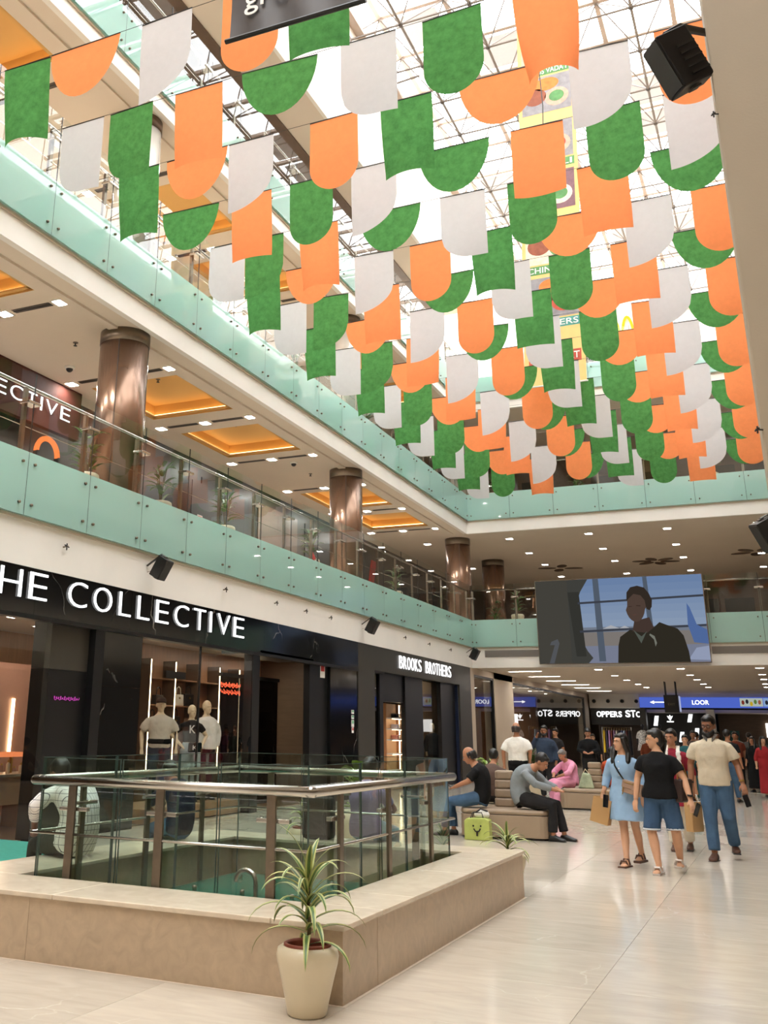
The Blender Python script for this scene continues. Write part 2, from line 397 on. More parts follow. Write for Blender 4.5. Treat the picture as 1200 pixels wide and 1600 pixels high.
# ---- slabs, fascias and ceilings of the left and far galleries
LEV = [dict(n=1, f0=3.67, t0=4.33, fl=5.05, t1=5.24, rail=6.27, gt=6.43),
       dict(n=2, f0=8.30, t0=8.73, fl=9.46, t1=9.67, rail=10.68, gt=10.84),
       dict(n=3, f0=12.80, t0=13.14, fl=13.86, t1=14.06, rail=15.08, gt=15.24)]
COFF = [(5.4, 7.75), (9.0, 11.45), (15.85, 18.25), (19.45, 21.85), (26.3, 28.7), (29.9, 32.3)]
SLOTS = [8.4, 12.0, 15.45, 18.9, 22.4, 25.85, 29.3, 32.8]
for L in LEV:
    n = L['n']
    f = struct('trim_%d' % (n+1), 'white fascia band edging gallery %s' % ['one above the shops', 'two behind the flags', 'three near the roof'][n-1])
    b = MB(); b.box(XF-0.12, XF, -8, YF+0.08, L['f0']-0.02, L['t0']+0.3); b.build('fascia', M_white, f)
    b = MB(); b.box(XF, 9, YF+0.08, YF+0.2, L['f0']-0.02, L['t0']+0.3); b.build('fascia', M_white, f)
    b = MB(); b.box(XF-0.3, XF+0.035, -8, YF+0.035, L['t0']-0.05, L['t0']-0.005); b.box(XF, 9, YF+0.045, YF+0.3, L['t0']-0.05, L['t0']-0.005); b.build('ledge', M_beige, f)
    c = struct('ceiling_%d' % n, ['beige soffit over the ground floor passage', 'beige coffered soffit of gallery one', 'beige coffered soffit of gallery two'][n-1])
    z0, z1 = L['f0'], L['fl']
    if n == 1:
        b = MB(); b.box(-22, XF-0.12, -8, YF, z0, z1); b.box(-22, 9, YF+0.2, 72, z0, z1); b.build('soffit', M_ceil, c)
    else:
        b = MB(); b.box(-22, -12.3, -8, YF+.2, z0, z1); b.box(-10.2, XF-0.12, -8, YF+.2, z0, z1)
        ys = [-8] + [y for p in COFF for y in p] + [YF+.2]
        for k in range(0, len(ys), 2): b.box(-12.3, -10.2, ys[k], ys[k+1], z0, z1)
        for (ya, yb) in COFF: b.box(-12.3, -10.2, ya, yb, z0+0.34, z1)
        if n == 2: b.box(-22, 9, YF+0.2, 72, z0, z1)
        else: b.box(-22, 9, YF+0.2, 50, z0, z1)
        b.build('soffit', M_ceil, c)
        b = MB(); b.box(-10.0, -9.82, -8, YF, z0-0.045, z0); b.build('soffit_batten', M_ceil, c)
        for (ya, yb) in COFF:
            k = empty('coffer', (-11.25, (ya+yb)/2, z0), 0, c)
            b = MB()
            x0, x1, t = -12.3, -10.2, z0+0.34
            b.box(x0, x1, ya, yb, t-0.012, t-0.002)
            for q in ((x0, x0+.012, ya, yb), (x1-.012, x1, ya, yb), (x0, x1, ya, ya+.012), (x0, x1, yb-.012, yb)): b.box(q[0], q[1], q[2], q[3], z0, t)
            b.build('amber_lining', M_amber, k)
            b = MB()
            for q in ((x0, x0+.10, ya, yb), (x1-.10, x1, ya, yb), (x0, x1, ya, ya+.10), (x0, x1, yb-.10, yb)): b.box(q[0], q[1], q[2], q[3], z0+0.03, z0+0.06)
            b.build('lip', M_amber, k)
            b = MB()
            for q in ((x0+.02, x0+.06, ya+.05, yb-.05), (x1-.06, x1-.02, ya+.05, yb-.05), (x0+.05, x1-.05, ya+.02, ya+.06), (x0+.05, x1-.05, yb-.06, yb-.02)): b.box(q[0], q[1], q[2], q[3], z0+0.062, z0+0.085)
            b.build('cove_strip', M_cove, k)
# lamps and grilles of the gallery soffits
lamp_me = Bx(-.10, .10, -.10, .10, -.012, 0).mesh('lamp_panel', M_ltw)
lampg_me = Bx(-.10, .10, -.10, .10, -.012, 0).mesh('lamp_panel', M_ltg); lamph_me = Bx(-.10, .10, -.10, .10, -.012, 0).mesh('lamp_panel', M_lth)
ring_me = MB().box(-.125, .125, -.125, -.10, -.02, 0).box(-.125, .125, .10, .125, -.02, 0).box(-.125, -.10, -.10, .10, -.02, 0).box(.10, .125, -.10, .10, -.02, 0).mesh('lamp_trim', M_white)
ORD = ['first', 'second', 'third', 'fourth', 'fifth', 'sixth', 'seventh', 'eighth', 'ninth', 'tenth', 'eleventh', 'twelfth', 'thirteenth', 'fourteenth', 'fifteenth', 'sixteenth', 'seventeenth', 'eighteenth', 'nineteenth', 'twentieth']
def lamp(x, y, z, label, group, s=1.0):
    t = thing('ceiling_light', label, 'ceiling light', (x, y, z), 0, group)
    inst('lamp_panel', lampg_me if 'square lamps' in group else (lamph_me if 'shop' in group else lamp_me), t, (0, 0, -0.004), (0, 0, 0), (s, s, 1)); inst('lamp_trim', ring_me, t, (0, 0, 0), (0, 0, 0), (s, s, 1))
    return t
for L, lname in ((LEV[1], 'gallery one'), (LEV[2], 'gallery two')):
    for k, y in enumerate(SLOTS):
        if L['n'] == 3 and (y < 11 or y > 27): continue
        for x, xn in ((-12.5, 'inner'), (-11.3, 'middle'), (-10.1, 'outer')):
            if L['n'] == 3 and xn != 'inner' and y > 24: continue
            lamp(x, y, L['f0'], '%s square soffit lamp in %s, %s slot counted from the camera' % (xn, lname, ORD[k]), 'square lamps of the %s soffit' % lname)
        for xa, xb, xn in ((-12.3, -11.5, 'inner'), (-11.1, -10.3, 'outer')):
            g = thing('slot_grille', 'dark %s slot grille of %s soffit in %s lamp line' % (xn, lname, ORD[k]), 'grille', ((xa+xb)/2, y, L['f0']), 0, 'slot grilles of the %s soffit' % lname)
            b = MB(); b.box(xa, xb, y-.07, y+.07, L['f0']-.006, L['f0']); b.build('slot', M_grille, g)
            b = MB(); b.box(xa, xb, y-.012, y+.012, L['f0']-.012, L['f0']-.006); b.build('bar', M_dark, g)
for j, y in enumerate((35.6, 38.8, 41.8, 45.3)):
    for i, x in enumerate((-11.3, -8.2, -5.4, -2.8, 0.0)):
        lamp(x, y, 8.30, 'square soffit lamp above the video screen gallery, %s row back, %s from the left' % (ORD[j], ORD[i]), 'lamps over the far gallery', 1.15)
for j, y in enumerate((35.7, 39.4, 42.6, 46.1, 49.1)):
    for i, x in enumerate((-5.45, -2.85, -0.5)):
        lamp(x, y, 3.67, 'square soffit lamp of the ground passage, %s row back, %s from the left' % (ORD[j], ORD[i]), 'lamps of the ground passage', 1.1)
for j, y in enumerate((36.3, 39.6, 42.9, 46.1, 49.2, 52.6, 60.1)):
    t = thing('line_light', 'long warm line lamp of the ground passage, %s from the front' % ORD[j], 'ceiling light', (-8.1, y, 3.67), 0, 'line lamps of the ground passage')
    Bx(-8.65, -7.55, y-.09, y+.09, 3.655, 3.668).build('lamp_panel', M_ltw, t)
    MB().box(-8.7, -7.5, y-.12, y-.09, 3.645, 3.67).box(-8.7, -7.5, y+.09, y+.12, 3.645, 3.67).build('lamp_trim', M_white, t)
petal = MB().lathe([(0.0001, -.012), (.5, -.012), (.5, 0), (.0001, 0)], n=16, cap=False).mesh('petal', M_woodd)
for (x, y, n_, nm) in ((-3.9, 42.5, 6, 'above the screen'), (-7.8, 43.0, 4, 'left of the screen'), (-0.2, 41.5, 5, 'nearest the right speaker')):
    t = thing('ceiling_flower', 'dark brown petal shaped vent group in far soffit %s' % nm, 'ceiling vent', (x, y, 8.30), 0, 'petal vents of the far soffit')
    for k in range(n_):
        a = k*2*math.pi/n_+.3
        inst('petal', petal, t, (.55*math.cos(a), .55*math.sin(a), 0), (0, 0, a), (.75, .4, 1))

# ---- upper fascia (gallery four) and roof rim
f = struct('trim_5', 'tall white wall above gallery three carrying the roof')
b = MB()
for k in range(14):
    y0 = 8 + k*2.0
    b.box(XF-0.1, XF, y0+.006, y0+1.994, 17.67, 22.0)
b.box(XF-0.1, XF, -8, 8, 17.67, 22.0); b.build('wall_panels', M_white, f)
b = MB(); b.box(-10.6, XF-0.1, -8, 36, 17.67, 17.9); b.build('soffit', M_ceil, f)
b = MB(); b.box(-11.1, -10.6, -8, 36, 17.62, 18.1); b.box(-22, -11.1, -8, 36, 17.9, 18.3); b.build('recess', M_woodd, f)
b = MB(); b.box(-22, XF-.1, -8, 36, 18.3, 18.4); b.build('roof_deck', M_white, f)
b = MB(); b.box(-22, XF-.1, 35.9, 36, 17.9, 24); b.box(XF-.1, XF, 36, 36.2, 17.67, 22); b.build('return_wall', M_white, f)
# back walls
w = struct('wall_left', 'inner shop walls of the left galleries')
b = MB(); b.box(-14.2, -13.2, -8, YF+12, LEV[0]['fl'], LEV[1]['f0']); b.build('gallery_one_wall', mat('dark_umber_wall', srgb(52, 44, 38), .5), w)
b = MB(); b.box(-14.2, -13.4, -8, YF+12, LEV[1]['fl'], LEV[2]['f0']); b.build('gallery_two_wall', M_beige, w)
b = MB(); b.box(-14.2, -13.4, -8, YF+12, LEV[2]['fl'], 17.9); b.build('gallery_three_wall', M_white, w)
for k in range(9):
    y = 5.5 + 3.3*k
    if 9 < y < 18: continue
    Bx(-13.2, -13.17, y, y+2.7, 5.05, 7.9).build('shopfront_panel', M_black2 if k % 3 else M_woodd, w)
    Bx(-13.4, -13.36, y, y+2.7, 9.46, 12.2).build('shopfront_panel', M_wood if k % 2 else M_charc, w)
    Bx(-13.4, -13.36, y, y+2.7, 13.86, 16.6).build('shopfront_panel', M_shopgl if k % 2 else M_wood, w)
w = struct('wall_far', 'back walls of the far galleries')
b = MB(); b.box(-22, 9, 49, 49.3, 5.05, 8.3); b.build('gallery_one_back', M_woodd, w)
b = MB(); b.box(-22, 9, 42, 42.3, 9.46, 12.8); b.build('gallery_two_back', M_woodd, w)
b = MB(); b.box(-22, 9, 49.5, 49.8, 13.86, 25); b.build('gallery_three_back', M_white, w)
for k in range(8):
    x = -9.0 + 1.45*k
    Bx(x, x+1.2, 41.96, 42.0, 9.46, 11.9).build('shop_panel', (M_dark, M_woodd, M_charc)[k % 3], w)
    Bx(x, x+1.2, 48.95, 49.0, 5.05, 7.5).build('shop_panel', (M_woodd, M_charc, M_dark)[k % 3], w)
w = struct('wall_right', 'right hand galleries and outer walls enclosing the hall')
b = MB()
for (za, zb) in ((3.67, 5.05), (8.3, 9.46), (12.8, 13.86)): b.box(1.3, 9, -8, YF, za, zb)
b.build('gallery_slabs', M_ceil, w)  # simple out-of-view slabs, put in mostly to bounce light
b = MB(); b.box(8.8, 9, -8, 72, 0, 24); b.build('outer_wall', M_beige, w)
b = MB(); b.box(-22, 9, -8.2, -8, 0, 24); b.box(-22, 9, 71.8, 72, 0, 6); b.box(-22, -21.8, -8, 72, 0, 20); b.build('end_walls', M_beige, w)
b = MB(); b.box(5.6, 9, -8, 50, 22.0, 22.2); b.box(-22, 9, 49.8, 50.1, 17, 25); b.build('roof_deck', M_white, w)  # right deck set back so more roof light reaches the left fascia
# the pillar at the right edge of the picture
PX, PY = 0.083, 6.0
p = tag(MB().box(PX, PX+.55, PY, PY+.9, 0, 8.3).build('trim_6', M_col, None, bevel=0.012), 'tall beige square pillar at the right edge', None, None, 'structure')
p2 = tag(MB().box(PX+.22, PX+.9, PY+6.4, PY+7.2, 0, 8.3).build('trim_7', M_col, None, bevel=0.012), 'second beige pillar further along the right side', None, None, 'structure')

# ---- round columns of the galleries
for k, (x, y, nm) in enumerate(((-9.95, 13.7, 'nearest'), (-9.98, 24.3, 'middle'), (-10.0, 35.1, 'by the gallery corner'), (-10.0, 40.2, 'farthest behind the corner planters'))):
    t = tag(empty('column', (x, y, 5.05)), 'round bronze clad column of gallery one, %s' % nm, 'column', 'bronze columns of gallery one')
    b = MB(); b.lathe([(.44, 0), (.44, 3.02)], (x, y, 5.05), 40); b.build('shaft', M_brown, t, True)
    b = MB(); b.lathe([(.45, 3.02), (.45, 3.25)], (x, y, 5.05), 40); b.build('collar', M_steeld, t, True)
    b = MB()
    for a in (0.4, 2.0, 3.5, 5.1): b.box(x+.437*math.cos(a)-.006, x+.437*math.cos(a)+.006, y+.437*math.sin(a)-.006, y+.437*math.sin(a)+.006, 5.05, 8.07)
    b.build('seam', M_dark, t)
    if k < 3:
        t = tag(empty('column', (x, y, 9.46)), 'round pale steel column of gallery two, %s' % nm, 'column', 'pale columns of gallery two')
        b = MB(); b.lathe([(.42, 0), (.42, 3.1)], (x, y, 9.46), 40); b.build('shaft', M_pillarw, t, True)
        b = MB(); b.lathe([(.43, 3.1), (.43, 3.34)], (x, y, 9.46), 40); b.build('collar', M_woodd, t, True)

# ---- balustrades: frosted teal glass below, clear glass above, steel rail
stud_me = MB().lathe([(.022, 0), (.022, .03), (.012, .038)], n=10).mesh('stud', M_steeld, True)
def balustrade(L, side, y_or_x, label):
    """side 'left': runs along Y at X=XL; 'far': runs along X at Y=YF"""
    z0, z1, zr, zg = L['t0'], L['t1'], L['rail'], L['gt']
    base = (XL, y_or_x[0], z0) if side == 'left' else (y_or_x[0], YF, z0)
    t = thing('glass_balustrade', label, 'balustrade', base)
    pw = y_or_x[2]
    n = int(round((y_or_x[1]-y_or_x[0])/pw))
    tl = z1-z0; gl = zg-z1
    if side == 'left':
        fm = Bx(-.008, .008, .005, pw-.005, 0, tl).mesh('frosted_panel', M_teal)
        cm = Bx(-.006, .006, .008, pw-.008, 0.004, gl).mesh('clear_panel', M_clear)
        pm = MB().box(-.20, -.15, -.035, .035, -.25, zr-z1-.03).mesh('post', M_steeld)
        hm = MB().box(-.16, .03, -.13, .13, -.02, .02).mesh('clamp', M_steel, bevel=.006)
        ed = Bx(-.007, .007, -.006, .006, 0, tl+gl).mesh('joint', M_dark)
    else:
        fm = Bx(.005, pw-.005, -.008, .008, 0, tl).mesh('frosted_panel', M_teal)
        cm = Bx(.008, pw-.008, -.006, .006, 0.004, gl).mesh('clear_panel', M_clear)
        pm = MB().box(-.035, .035, .15, .20, -.25, zr-z1-.03).mesh('post', M_steeld)
        hm = MB().box(-.13, .13, -.03, .16, -.02, .02).mesh('clamp', M_steel, bevel=.006)
        ed = Bx(-.006, .006, -.007, .007, 0, tl+gl).mesh('joint', M_dark)
    for k in range(n+1):
        s = k*pw
        P = (lambda u, z: (0, u, z)) if side == 'left' else (lambda u, z: (u, 0, z))
        inst('joint', ed, t, P(s, 0))
        inst('post', pm, t, P(s, tl)); inst('clamp', hm, t, P(s, tl+(zr-z1)*0.72))
        if k == n: break
        fp = inst('frosted_panel', fm, t, P(s, 0))
        inst('clear_panel', cm, t, P(s, tl))
        for u in (.13, pw-.13):
            for z in (.16, tl-.16):
                if side == 'left': inst('stud', stud_me, fp, (.008, u, z), (0, R3(90), 0))
                else: inst('stud', stud_me, fp, (u, -.008, z), (R3(90), 0, 0))
    ln = n*pw
    if side == 'left':
        MB().tube([(XL-.17, y_or_x[0], zr), (XL-.17, y_or_x[0]+ln-.0, zr)], .026, 12).build('handrail', M_steel, t, True)
        MB().box(XL-.175, XL-.165, y_or_x[0], y_or_x[0]+ln, z1+.42, z1+.43).build('mid_wire', M_steel, t)
    else:
        MB().tube([(y_or_x[0], YF+.17, zr), (y_or_x[0]+ln, YF+.17, zr)], .026, 12).build('handrail', M_steel, t, True)
    return t
balustrade(LEV[0], 'left', (4.82, YF, 1.4590), 'teal and clear glass balustrade of gallery one along the left')
balustrade(LEV[1], 'left', (7.74, YF, 1.4590), 'teal and clear glass balustrade of gallery two behind the flags')
balustrade(LEV[2], 'left', (9.20, YF, 1.4590), 'teal and clear glass balustrade of gallery three at upper left')
balustrade(LEV[0], 'far', (XL, 1.3, 1.5114), 'far balustrade of gallery one crossing behind the video screen')
balustrade(LEV[1], 'far', (XL, 1.3, 1.5114), 'far balustrade of gallery two below the last flags')
balustrade(LEV[2], 'far', (XL, 1.3, 1.5114), 'far balustrade of gallery three behind the food poster')

# ---- glazed roof on a space frame
zr = 22.0; SP = 2.139
gx_ = [-1.518 + SP*k for k in range(-4, 4)]  # rightmost bays lie out of view, added to brighten the left fascia
gy_ = [25.95 + SP*k for k in range(-11, 11)]
rf = struct('ceiling_4', 'glazed roof on a pale steel space frame')
b = MB(); nb = MB()
for y in gy_:
    b.tube([(gx_[0], y, zr), (gx_[-1], y, zr)], .035, 6)
for x in gx_:
    b.tube([(x, gy_[0], zr), (x, gy_[-1], zr)], .045, 6)
b.build('lower_chord', M_truss, rf)
b = MB()
zt = zr+1.35
ux = [x+SP/2 for x in gx_[:-1]]; uy = [y+SP/2 for y in gy_[:-1]]
for x in gx_[:-1]:
    for y in gy_[:-1]:
        c = (x+SP/2, y+SP/2, zt)
        for dx in (0, SP):
            for dy in (0, SP): b.tube([(x+dx, y+dy, zr), c], .022, 5, cap=False)
b.build('diagonal', M_truss, rf)
for x in gx_:
    for y in gy_: nb.ball((x, y, zr), .085, nu=8, nv=6)
nb.build('node', M_trussd, rf, True)
b = MB()
for x in ux: b.box(x-.07, x+.07, gy_[0], gy_[-1], zt, zt+.16)
for y in uy: b.box(gx_[0]-.8, gx_[-1]+.8, y-.07, y+.07, zt+.02, zt+.14)
b.build('purlin', M_purlin, rf)
pane_me = Bx(.04, SP-.04, .04, SP-.04, 0, .02).mesh('pane', M_roofgl)
shade_me = Bx(.35, SP-.35, .25, SP-.25, 0, .015).mesh('shade_panel', M_shade)
k = 0
for i, x in enumerate([gx_[0]-SP/2] + ux):
    for j, y in enumerate([gy_[0]-SP/2] + uy):
        inst('pane', pane_me, rf, (x, y, zt+.3))
        if (i*3+j*2) % 5 in (0, 2) and y > 12: inst('shade_panel', shade_me, rf, (x, y, zt+.05))
b = MB(); b.box(-9.46, -9.1, -8, 50, 22.0, 22.12); b.box(-9.2, 5.8, 49.2, 49.6, 21.9, 22.2); b.build('rim_beam', M_purlin, rf)
b = MB()
for k in range(9):
    y = 12.5+k*2.6
    b.tube([(-9.3, y, 21.2), (-8.2, y+.9, 22.0)], .04, 6); b.box(-9.36, -9.2, y-.1, y+.1, 20.9, 21.3)
b.build('bracket', M_truss, rf)
# ================================================================== lettering
def text_mesh(ch, name, mt, depth=0.02, bold=0.0):
    cu = bpy.data.curves.new('txt', 'FONT'); cu.body = ch; cu.size = 1.0; cu.extrude = depth/2; cu.offset = bold; cu.resolution_u = 4
    o = bpy.data.objects.new('txt', cu); TMP.collection.objects.link(o)
    vl = TMP.view_layers[0]; vl.update()
    me = bpy.data.meshes.new_from_object(o.evaluated_get(vl.depsgraph))
    bpy.data.objects.remove(o); bpy.data.curves.remove(cu)
    me.name = name; me.materials.clear(); me.materials.append(mt)
    return me
def fit_text(ch, name, mt, M, x0, x1, y0, y1, z0, depth, parent, bold=0.0):
    """place text so its bounds fill [x0,x1]x[y0,y1] of the local frame M (local x right, y up, z out)"""
    me = text_mesh(ch, name, mt, depth, bold)
    xs = [v.co.x for v in me.vertices]; ys = [v.co.y for v in me.vertices]
    ax, bx, ay, by = min(xs), max(xs), min(ys), max(ys)
    off = wloc(parent)
    for v in me.vertices:
        p = Vector((x0+(v.co.x-ax)/max(bx-ax, 1e-6)*(x1-x0), y0+(v.co.y-ay)/max(by-ay, 1e-6)*(y1-y0), z0+v.co.z))
        v.co = (M @ p) - off
    me.update()
    return inst(name, me, parent)
M_LEFT = Matrix(((0, 0, 1), (1, 0, 0), (0, 1, 0)))       # on a wall facing +X
M_FAR = Matrix(((1, 0, 0), (0, 0, -1), (0, 1, 0)))        # on a wall facing -Y

# ================================================================== ground floor shops on the left
w = struct('wall_left_shops', 'black marble and charcoal shopfront wall under gallery one')
XG = XL - 0.10                                             # face of the shopfronts
zt = 3.67
# black marble sign band in slabs
ys = [4.0, 6.4, 8.8, 11.2, 13.6, 16.0, 18.4, 21.0, 23.6]
for a, c in zip(ys[:-1], ys[1:]): Bx(XG-.25, XG, a+.002, c-.002, 3.0, zt).build('sign_slab', M_black, w)
Bx(XG-.25, XG-.02, 12.94, 14.02, 2.12, 2.998).build('pillar_slab', M_black, w); Bx(XG-.25, XG-.02, 12.94, 14.02, 0, 2.115).build('pillar_slab', M_black, w)
Bx(XG-.35, XG-.12, 11.67, 12.70, 0, 2.3).build('dark_panel', M_black2, w); Bx(XG-.35, XG-.12, 11.67, 12.70, 2.305, 3.0).build('dark_panel', M_charc, w)
Bx(XG-.25, XG-.0, 12.70, 12.94, 0, 3.0).build('dark_jamb', M_black2, w)
Bx(XG-.25, XG-.02, 21.9, 23.6, 2.12, 2.998).build('pillar_slab', M_black, w); Bx(XG-.25, XG-.02, 21.9, 23.6, 0, 2.115).build('pillar_slab', M_black, w)
Bx(XG-.25, XG-.1, 20.9, 21.9, 0, 3.0).build('dark_panel', M_black2, w)
Bx(XG-.2, XG, 17.95, 18.25, 0, 3.0).build('dark_jamb', M_black2, w)
Bx(XG-.16, XG+.02, 5.0, 23.6, 2.94, 3.0).build('head_trim', M_black2, w)
# charcoal shop
Bx(XG-.25, XG, 23.604, 24.75, 0, zt).build('charcoal_slab', M_charc, w)
Bx(XG-.25, XG, 24.75, 32.5, 3.03, zt).build('charcoal_slab', M_charc, w)
Bx(XG-.25, XG, 32.5, 33.85, 0, zt).build('charcoal_slab', M_charc, w)
Bx(XG-.5, XG-.02, 24.75, 25.55, 2.98, 3.03).build('head_trim', M_black2, w)
for (a, c) in ((25.5, 25.75), (27.55, 29.1), (30.9, 32.5)): Bx(XG-.28, XG-.15, a, c, 0, 3.03).build('black_jamb', M_black2, w)
Bx(XG-.45, XG-.2, 25.75, 27.55, 2.3, 3.03).build('black_head', M_black2, w)
Bx(XG-.5, XG-.06, 32.42, 32.5, 0, 3.0).build('blue_edge', mat('dark_blue_steel', srgb(44, 56, 84), .3, .4), w)
# shop windows
wn = struct('window_1', 'large shop window left of the black marble pillar')
Bx(XG-.03, XG-.015, 5.0, 10.35, 0.05, 2.94).build('pane', M_shopgl, wn); Bx(XG-.03, XG-.015, 10.37, 11.66, 0.05, 2.94).build('pane', M_shopgl, wn)
Bx(XG-.04, XG, 10.35, 10.37, 0, 2.94).build('joint', M_dark, wn)
wn = struct('window_2', 'shop window with three dressed mannequins')
Bx(XG-.03, XG-.015, 14.03, 15.9, 0.05, 2.94).build('pane', M_shopgl, wn); Bx(XG-.03, XG-.015, 15.92, 17.95, 0.05, 2.94).build('pane', M_shopgl, wn)
Bx(XG-.04, XG, 15.9, 15.92, 0, 2.94).build('joint', M_dark, wn)
wn = struct('door_1', 'dark glass entrance doors of the black marble shop')
for (a, c) in ((18.25, 19.5), (19.52, 20.88)): Bx(XG-.9, XG-.885, a, c, 0.02, 2.55).build('door_leaf', M_darkgl, wn)
Bx(XG-.95, XG-.85, 18.25, 20.9, 2.55, 2.62).build('door_head', M_black2, wn)
MB().tube([(XG-.84, 19.4, .8), (XG-.84, 19.4, 1.7)], .015, 8).build('handle', M_steel, wn); MB().tube([(XG-.84, 19.62, .8), (XG-.84, 19.62, 1.7)], .015, 8).build('handle', M_steel, wn)
Bx(XG-.9, XG, 18.25, 20.9, 2.99, 3.05).build('reveal_soffit', M_black2, wn)
wn = struct('window_3', 'narrow display windows of the charcoal shop')
Bx(XG-.22, XG-.2, 24.76, 25.5, 0.02, 2.98).build('pane', M_darkgl, wn)
Bx(XG-.32, XG-.3, 29.1, 30.9, 0.02, 3.0).build('pane', M_shopgl, wn)

# interior of the marble shop
r = struct('wall_shop_interior', 'timber lined interior of the marble fronted shop')
SX = -13.2
MB().box(SX-.1, SX, 4, 23.5, 0, 3.3).build('back_wall', M_wood, r)
MB().box(SX, XG-.3, 3.9, 4.0, 0, 3.3).box(SX, XG-.3, 23.5, 23.6, 0, 3.3).build('side_wall', M_woodd, r)
MB().box(SX, XG-.25, 4, 23.5, 3.22, 3.3).build('shop_ceiling', M_beige, r)
MB().box(SX, XG-.25, 4, 23.5, -0.004, 0.012).build('shop_floor', mat('brown_shop_floor', srgb(120, 92, 70), .3, var=.06), r)
SB = -12.05
MB().box(SB-.06, SB, 17.7, 23.5, 0, 3.22).build('shelf_wall', M_wood, r)
for k in range(6):
    y = 17.85 + .97*k
    u_ = thing('display_shelf', 'timber shelf bay with led strip in marble shop, %s from the left' % ORD[k], 'shelf', (SB+.2, y+.5, .3), 0, 'shelf bays of the marble shop')
    Bx(SB+.002, SB+.32, y, y+.03, 0.3, 2.9).build('upright', M_woodd, u_)
    for z in (0.55, 1.005, 1.475, 1.955, 2.5): Bx(SB+.002, SB+.30, y+.03, y+.97, z, z+.025).build('shelf', M_wood, u_)
    if k != 2: Bx(SB+.32, SB+.332, y+.008, y+.024, 0.6, 2.88).build('led_strip', M_lts, u_)
MB().box(-12.5, -12.4, 13.3, 15.9, 0, 2.58).build('back_panel', mat('pink_timber_panel', srgb(190, 138, 114), .5, var=.06, vscale=2), r)
Bx(-12.4, -12.36, 14.44, 14.48, 1.05, 1.97).build('led_strip', M_lts, r)
for i, (x, y) in enumerate(((-10.4, 9.6), (-10.6, 11.2), (-11.2, 12.9), (-11.8, 14.3), (-10.2, 14.9), (-10.1, 16.3), (-10.4, 17.6), (-11.0, 19.0), (-11.2, 20.6), (-11.2, 22.2))):
    lamp(x, y, 3.22, 'recessed lamp inside the marble fronted shop, %s counted from the camera' % ORD[i], 'lamps inside the marble shop', .9)
t = thing('display_counter', 'beige display counter behind the leftmost shop window', 'counter', (-11.0, 12.7, 0.012))
Bx(-11.3, -10.75, 11.6, 13.85, .36, .76).build('counter_body', mat('tan_counter', srgb(226, 196, 160), .5), t)
for y in (11.8, 12.5, 13.05, 13.65): Bx(-11.2, -10.85, y, y+.12, 0.012, .36).build('leg', M_wood, t)
Bx(-11.34, -10.7, 11.55, 13.9, .76, .80).build('counter_top', M_pot, t)
t = thing('shelf_board', 'glowing orange shelf board above the left shop counter', 'shelf', (-11.0, 12.3, 1.04))
Bx(-11.2, -10.95, 11.6, 13.17, 1.04, 1.11).build('board', M_signo, t); Bx(-11.1, -11.06, 13.0, 13.04, .80, 1.04).build('bracket', M_gold, t); Bx(-11.1, -11.06, 11.8, 11.84, .80, 1.04).build('bracket', M_gold, t)
for k in range(9):
    y = 12.45+.15*k; h = .10+.05*((k*7) % 3)
    t = thing('perfume_bottle', 'small gold capped bottle on left shop counter, %s from the left' % ORD[k], 'bottle', (-10.9, y, .80), 0, 'bottles on the left shop counter')
    MB().lathe([(.03, 0), (.034, .01), (.034, h*.7), (.014, h*.8), (.014, h*.82)], (-10.9, y, .80), 10).build('bottle_body', M_shopgl if k % 2 else M_pot, t, True)
    MB().lathe([(.016, h*.82), (.016, h), (.008, h+.004)], (-10.9, y, .80), 10).build('cap', M_gold, t, True)
# handbags on the shelves
def handbag(x, y, z, wd, ht, col, label, strap=.16, grp='handbags on the shop shelves'):
    t = thing('handbag', label, 'handbag', (x, y, z), 0, grp)
    m_ = mat('bag_%d_%d_%d' % tuple(int(c*255) for c in col[:3]), col, .4, var=.05)
    MB().prism([(y-wd/2, z), (y+wd/2, z), (y+wd/2*.9, z+ht), (y-wd/2*.9, z+ht)], 'x', x-.06, x+.06).build('bag_body', m_, t, bevel=.012)
    MB().tube([(x+.02, y-wd*.28, z+ht*.95), (x+.02, y-wd*.22, z+ht+strap*.8), (x+.02, y, z+ht+strap), (x+.02, y+wd*.22, z+ht+strap*.8), (x+.02, y+wd*.28, z+ht*.95)], .012, 6).build('strap', m_, t)
    Bx(x+.06, x+.068, y-.03, y+.03, z+ht*.6, z+ht*.75).build('clasp', M_gold, t)
BGX = SB+.17
bags = [(19.2, 1.98, .36, .24, (240, 225, 200), 'cream tote with arched motif'), (19.62, 1.98, .40, .26, (30, 26, 24), 'black tote with pale arch print'), (18.2, 1.50, .3, .22, (36, 30, 28), 'small black bag left of the mannequins'),
        (20.95, 1.98, .2, .18, (150, 50, 30), 'small rust bag on a long strap'), (22.1, 1.98, .34, .32, (28, 26, 24), 'tall black shopper bag'), (22.2, 1.50, .66, .26, (110, 44, 28), 'wide oxblood travel bag'),
        (21.98, 1.03, .32, .16, (26, 24, 24), 'black shoulder bag on the lower shelf'), (19.1, 1.50, .34, .26, (34, 28, 26), 'black handbag behind the capped mannequin'), (20.3, 1.50, .34, .24, (70, 40, 30), 'dark brown bag beside the led strip'), (18.4, 1.98, .3, .2, (40, 34, 30), 'dark bag at the left end of the top shelf')]
for (y, z, wd, ht, c, nm) in bags: handbag(BGX, y, z, wd, ht, srgb(*c), nm+' on shop shelf', .3 if 'strap' in nm or 'shoulder' in nm or 'shopper' in nm else .16)
t = thing('shelf_sign', 'small black name plate above the handbag shelves', 'sign', (SB+.4, 18.8, 2.54)); Bx(SB+.3, SB+.36, 18.4, 19.2, 2.53, 2.68).build('plate', M_black2, t)
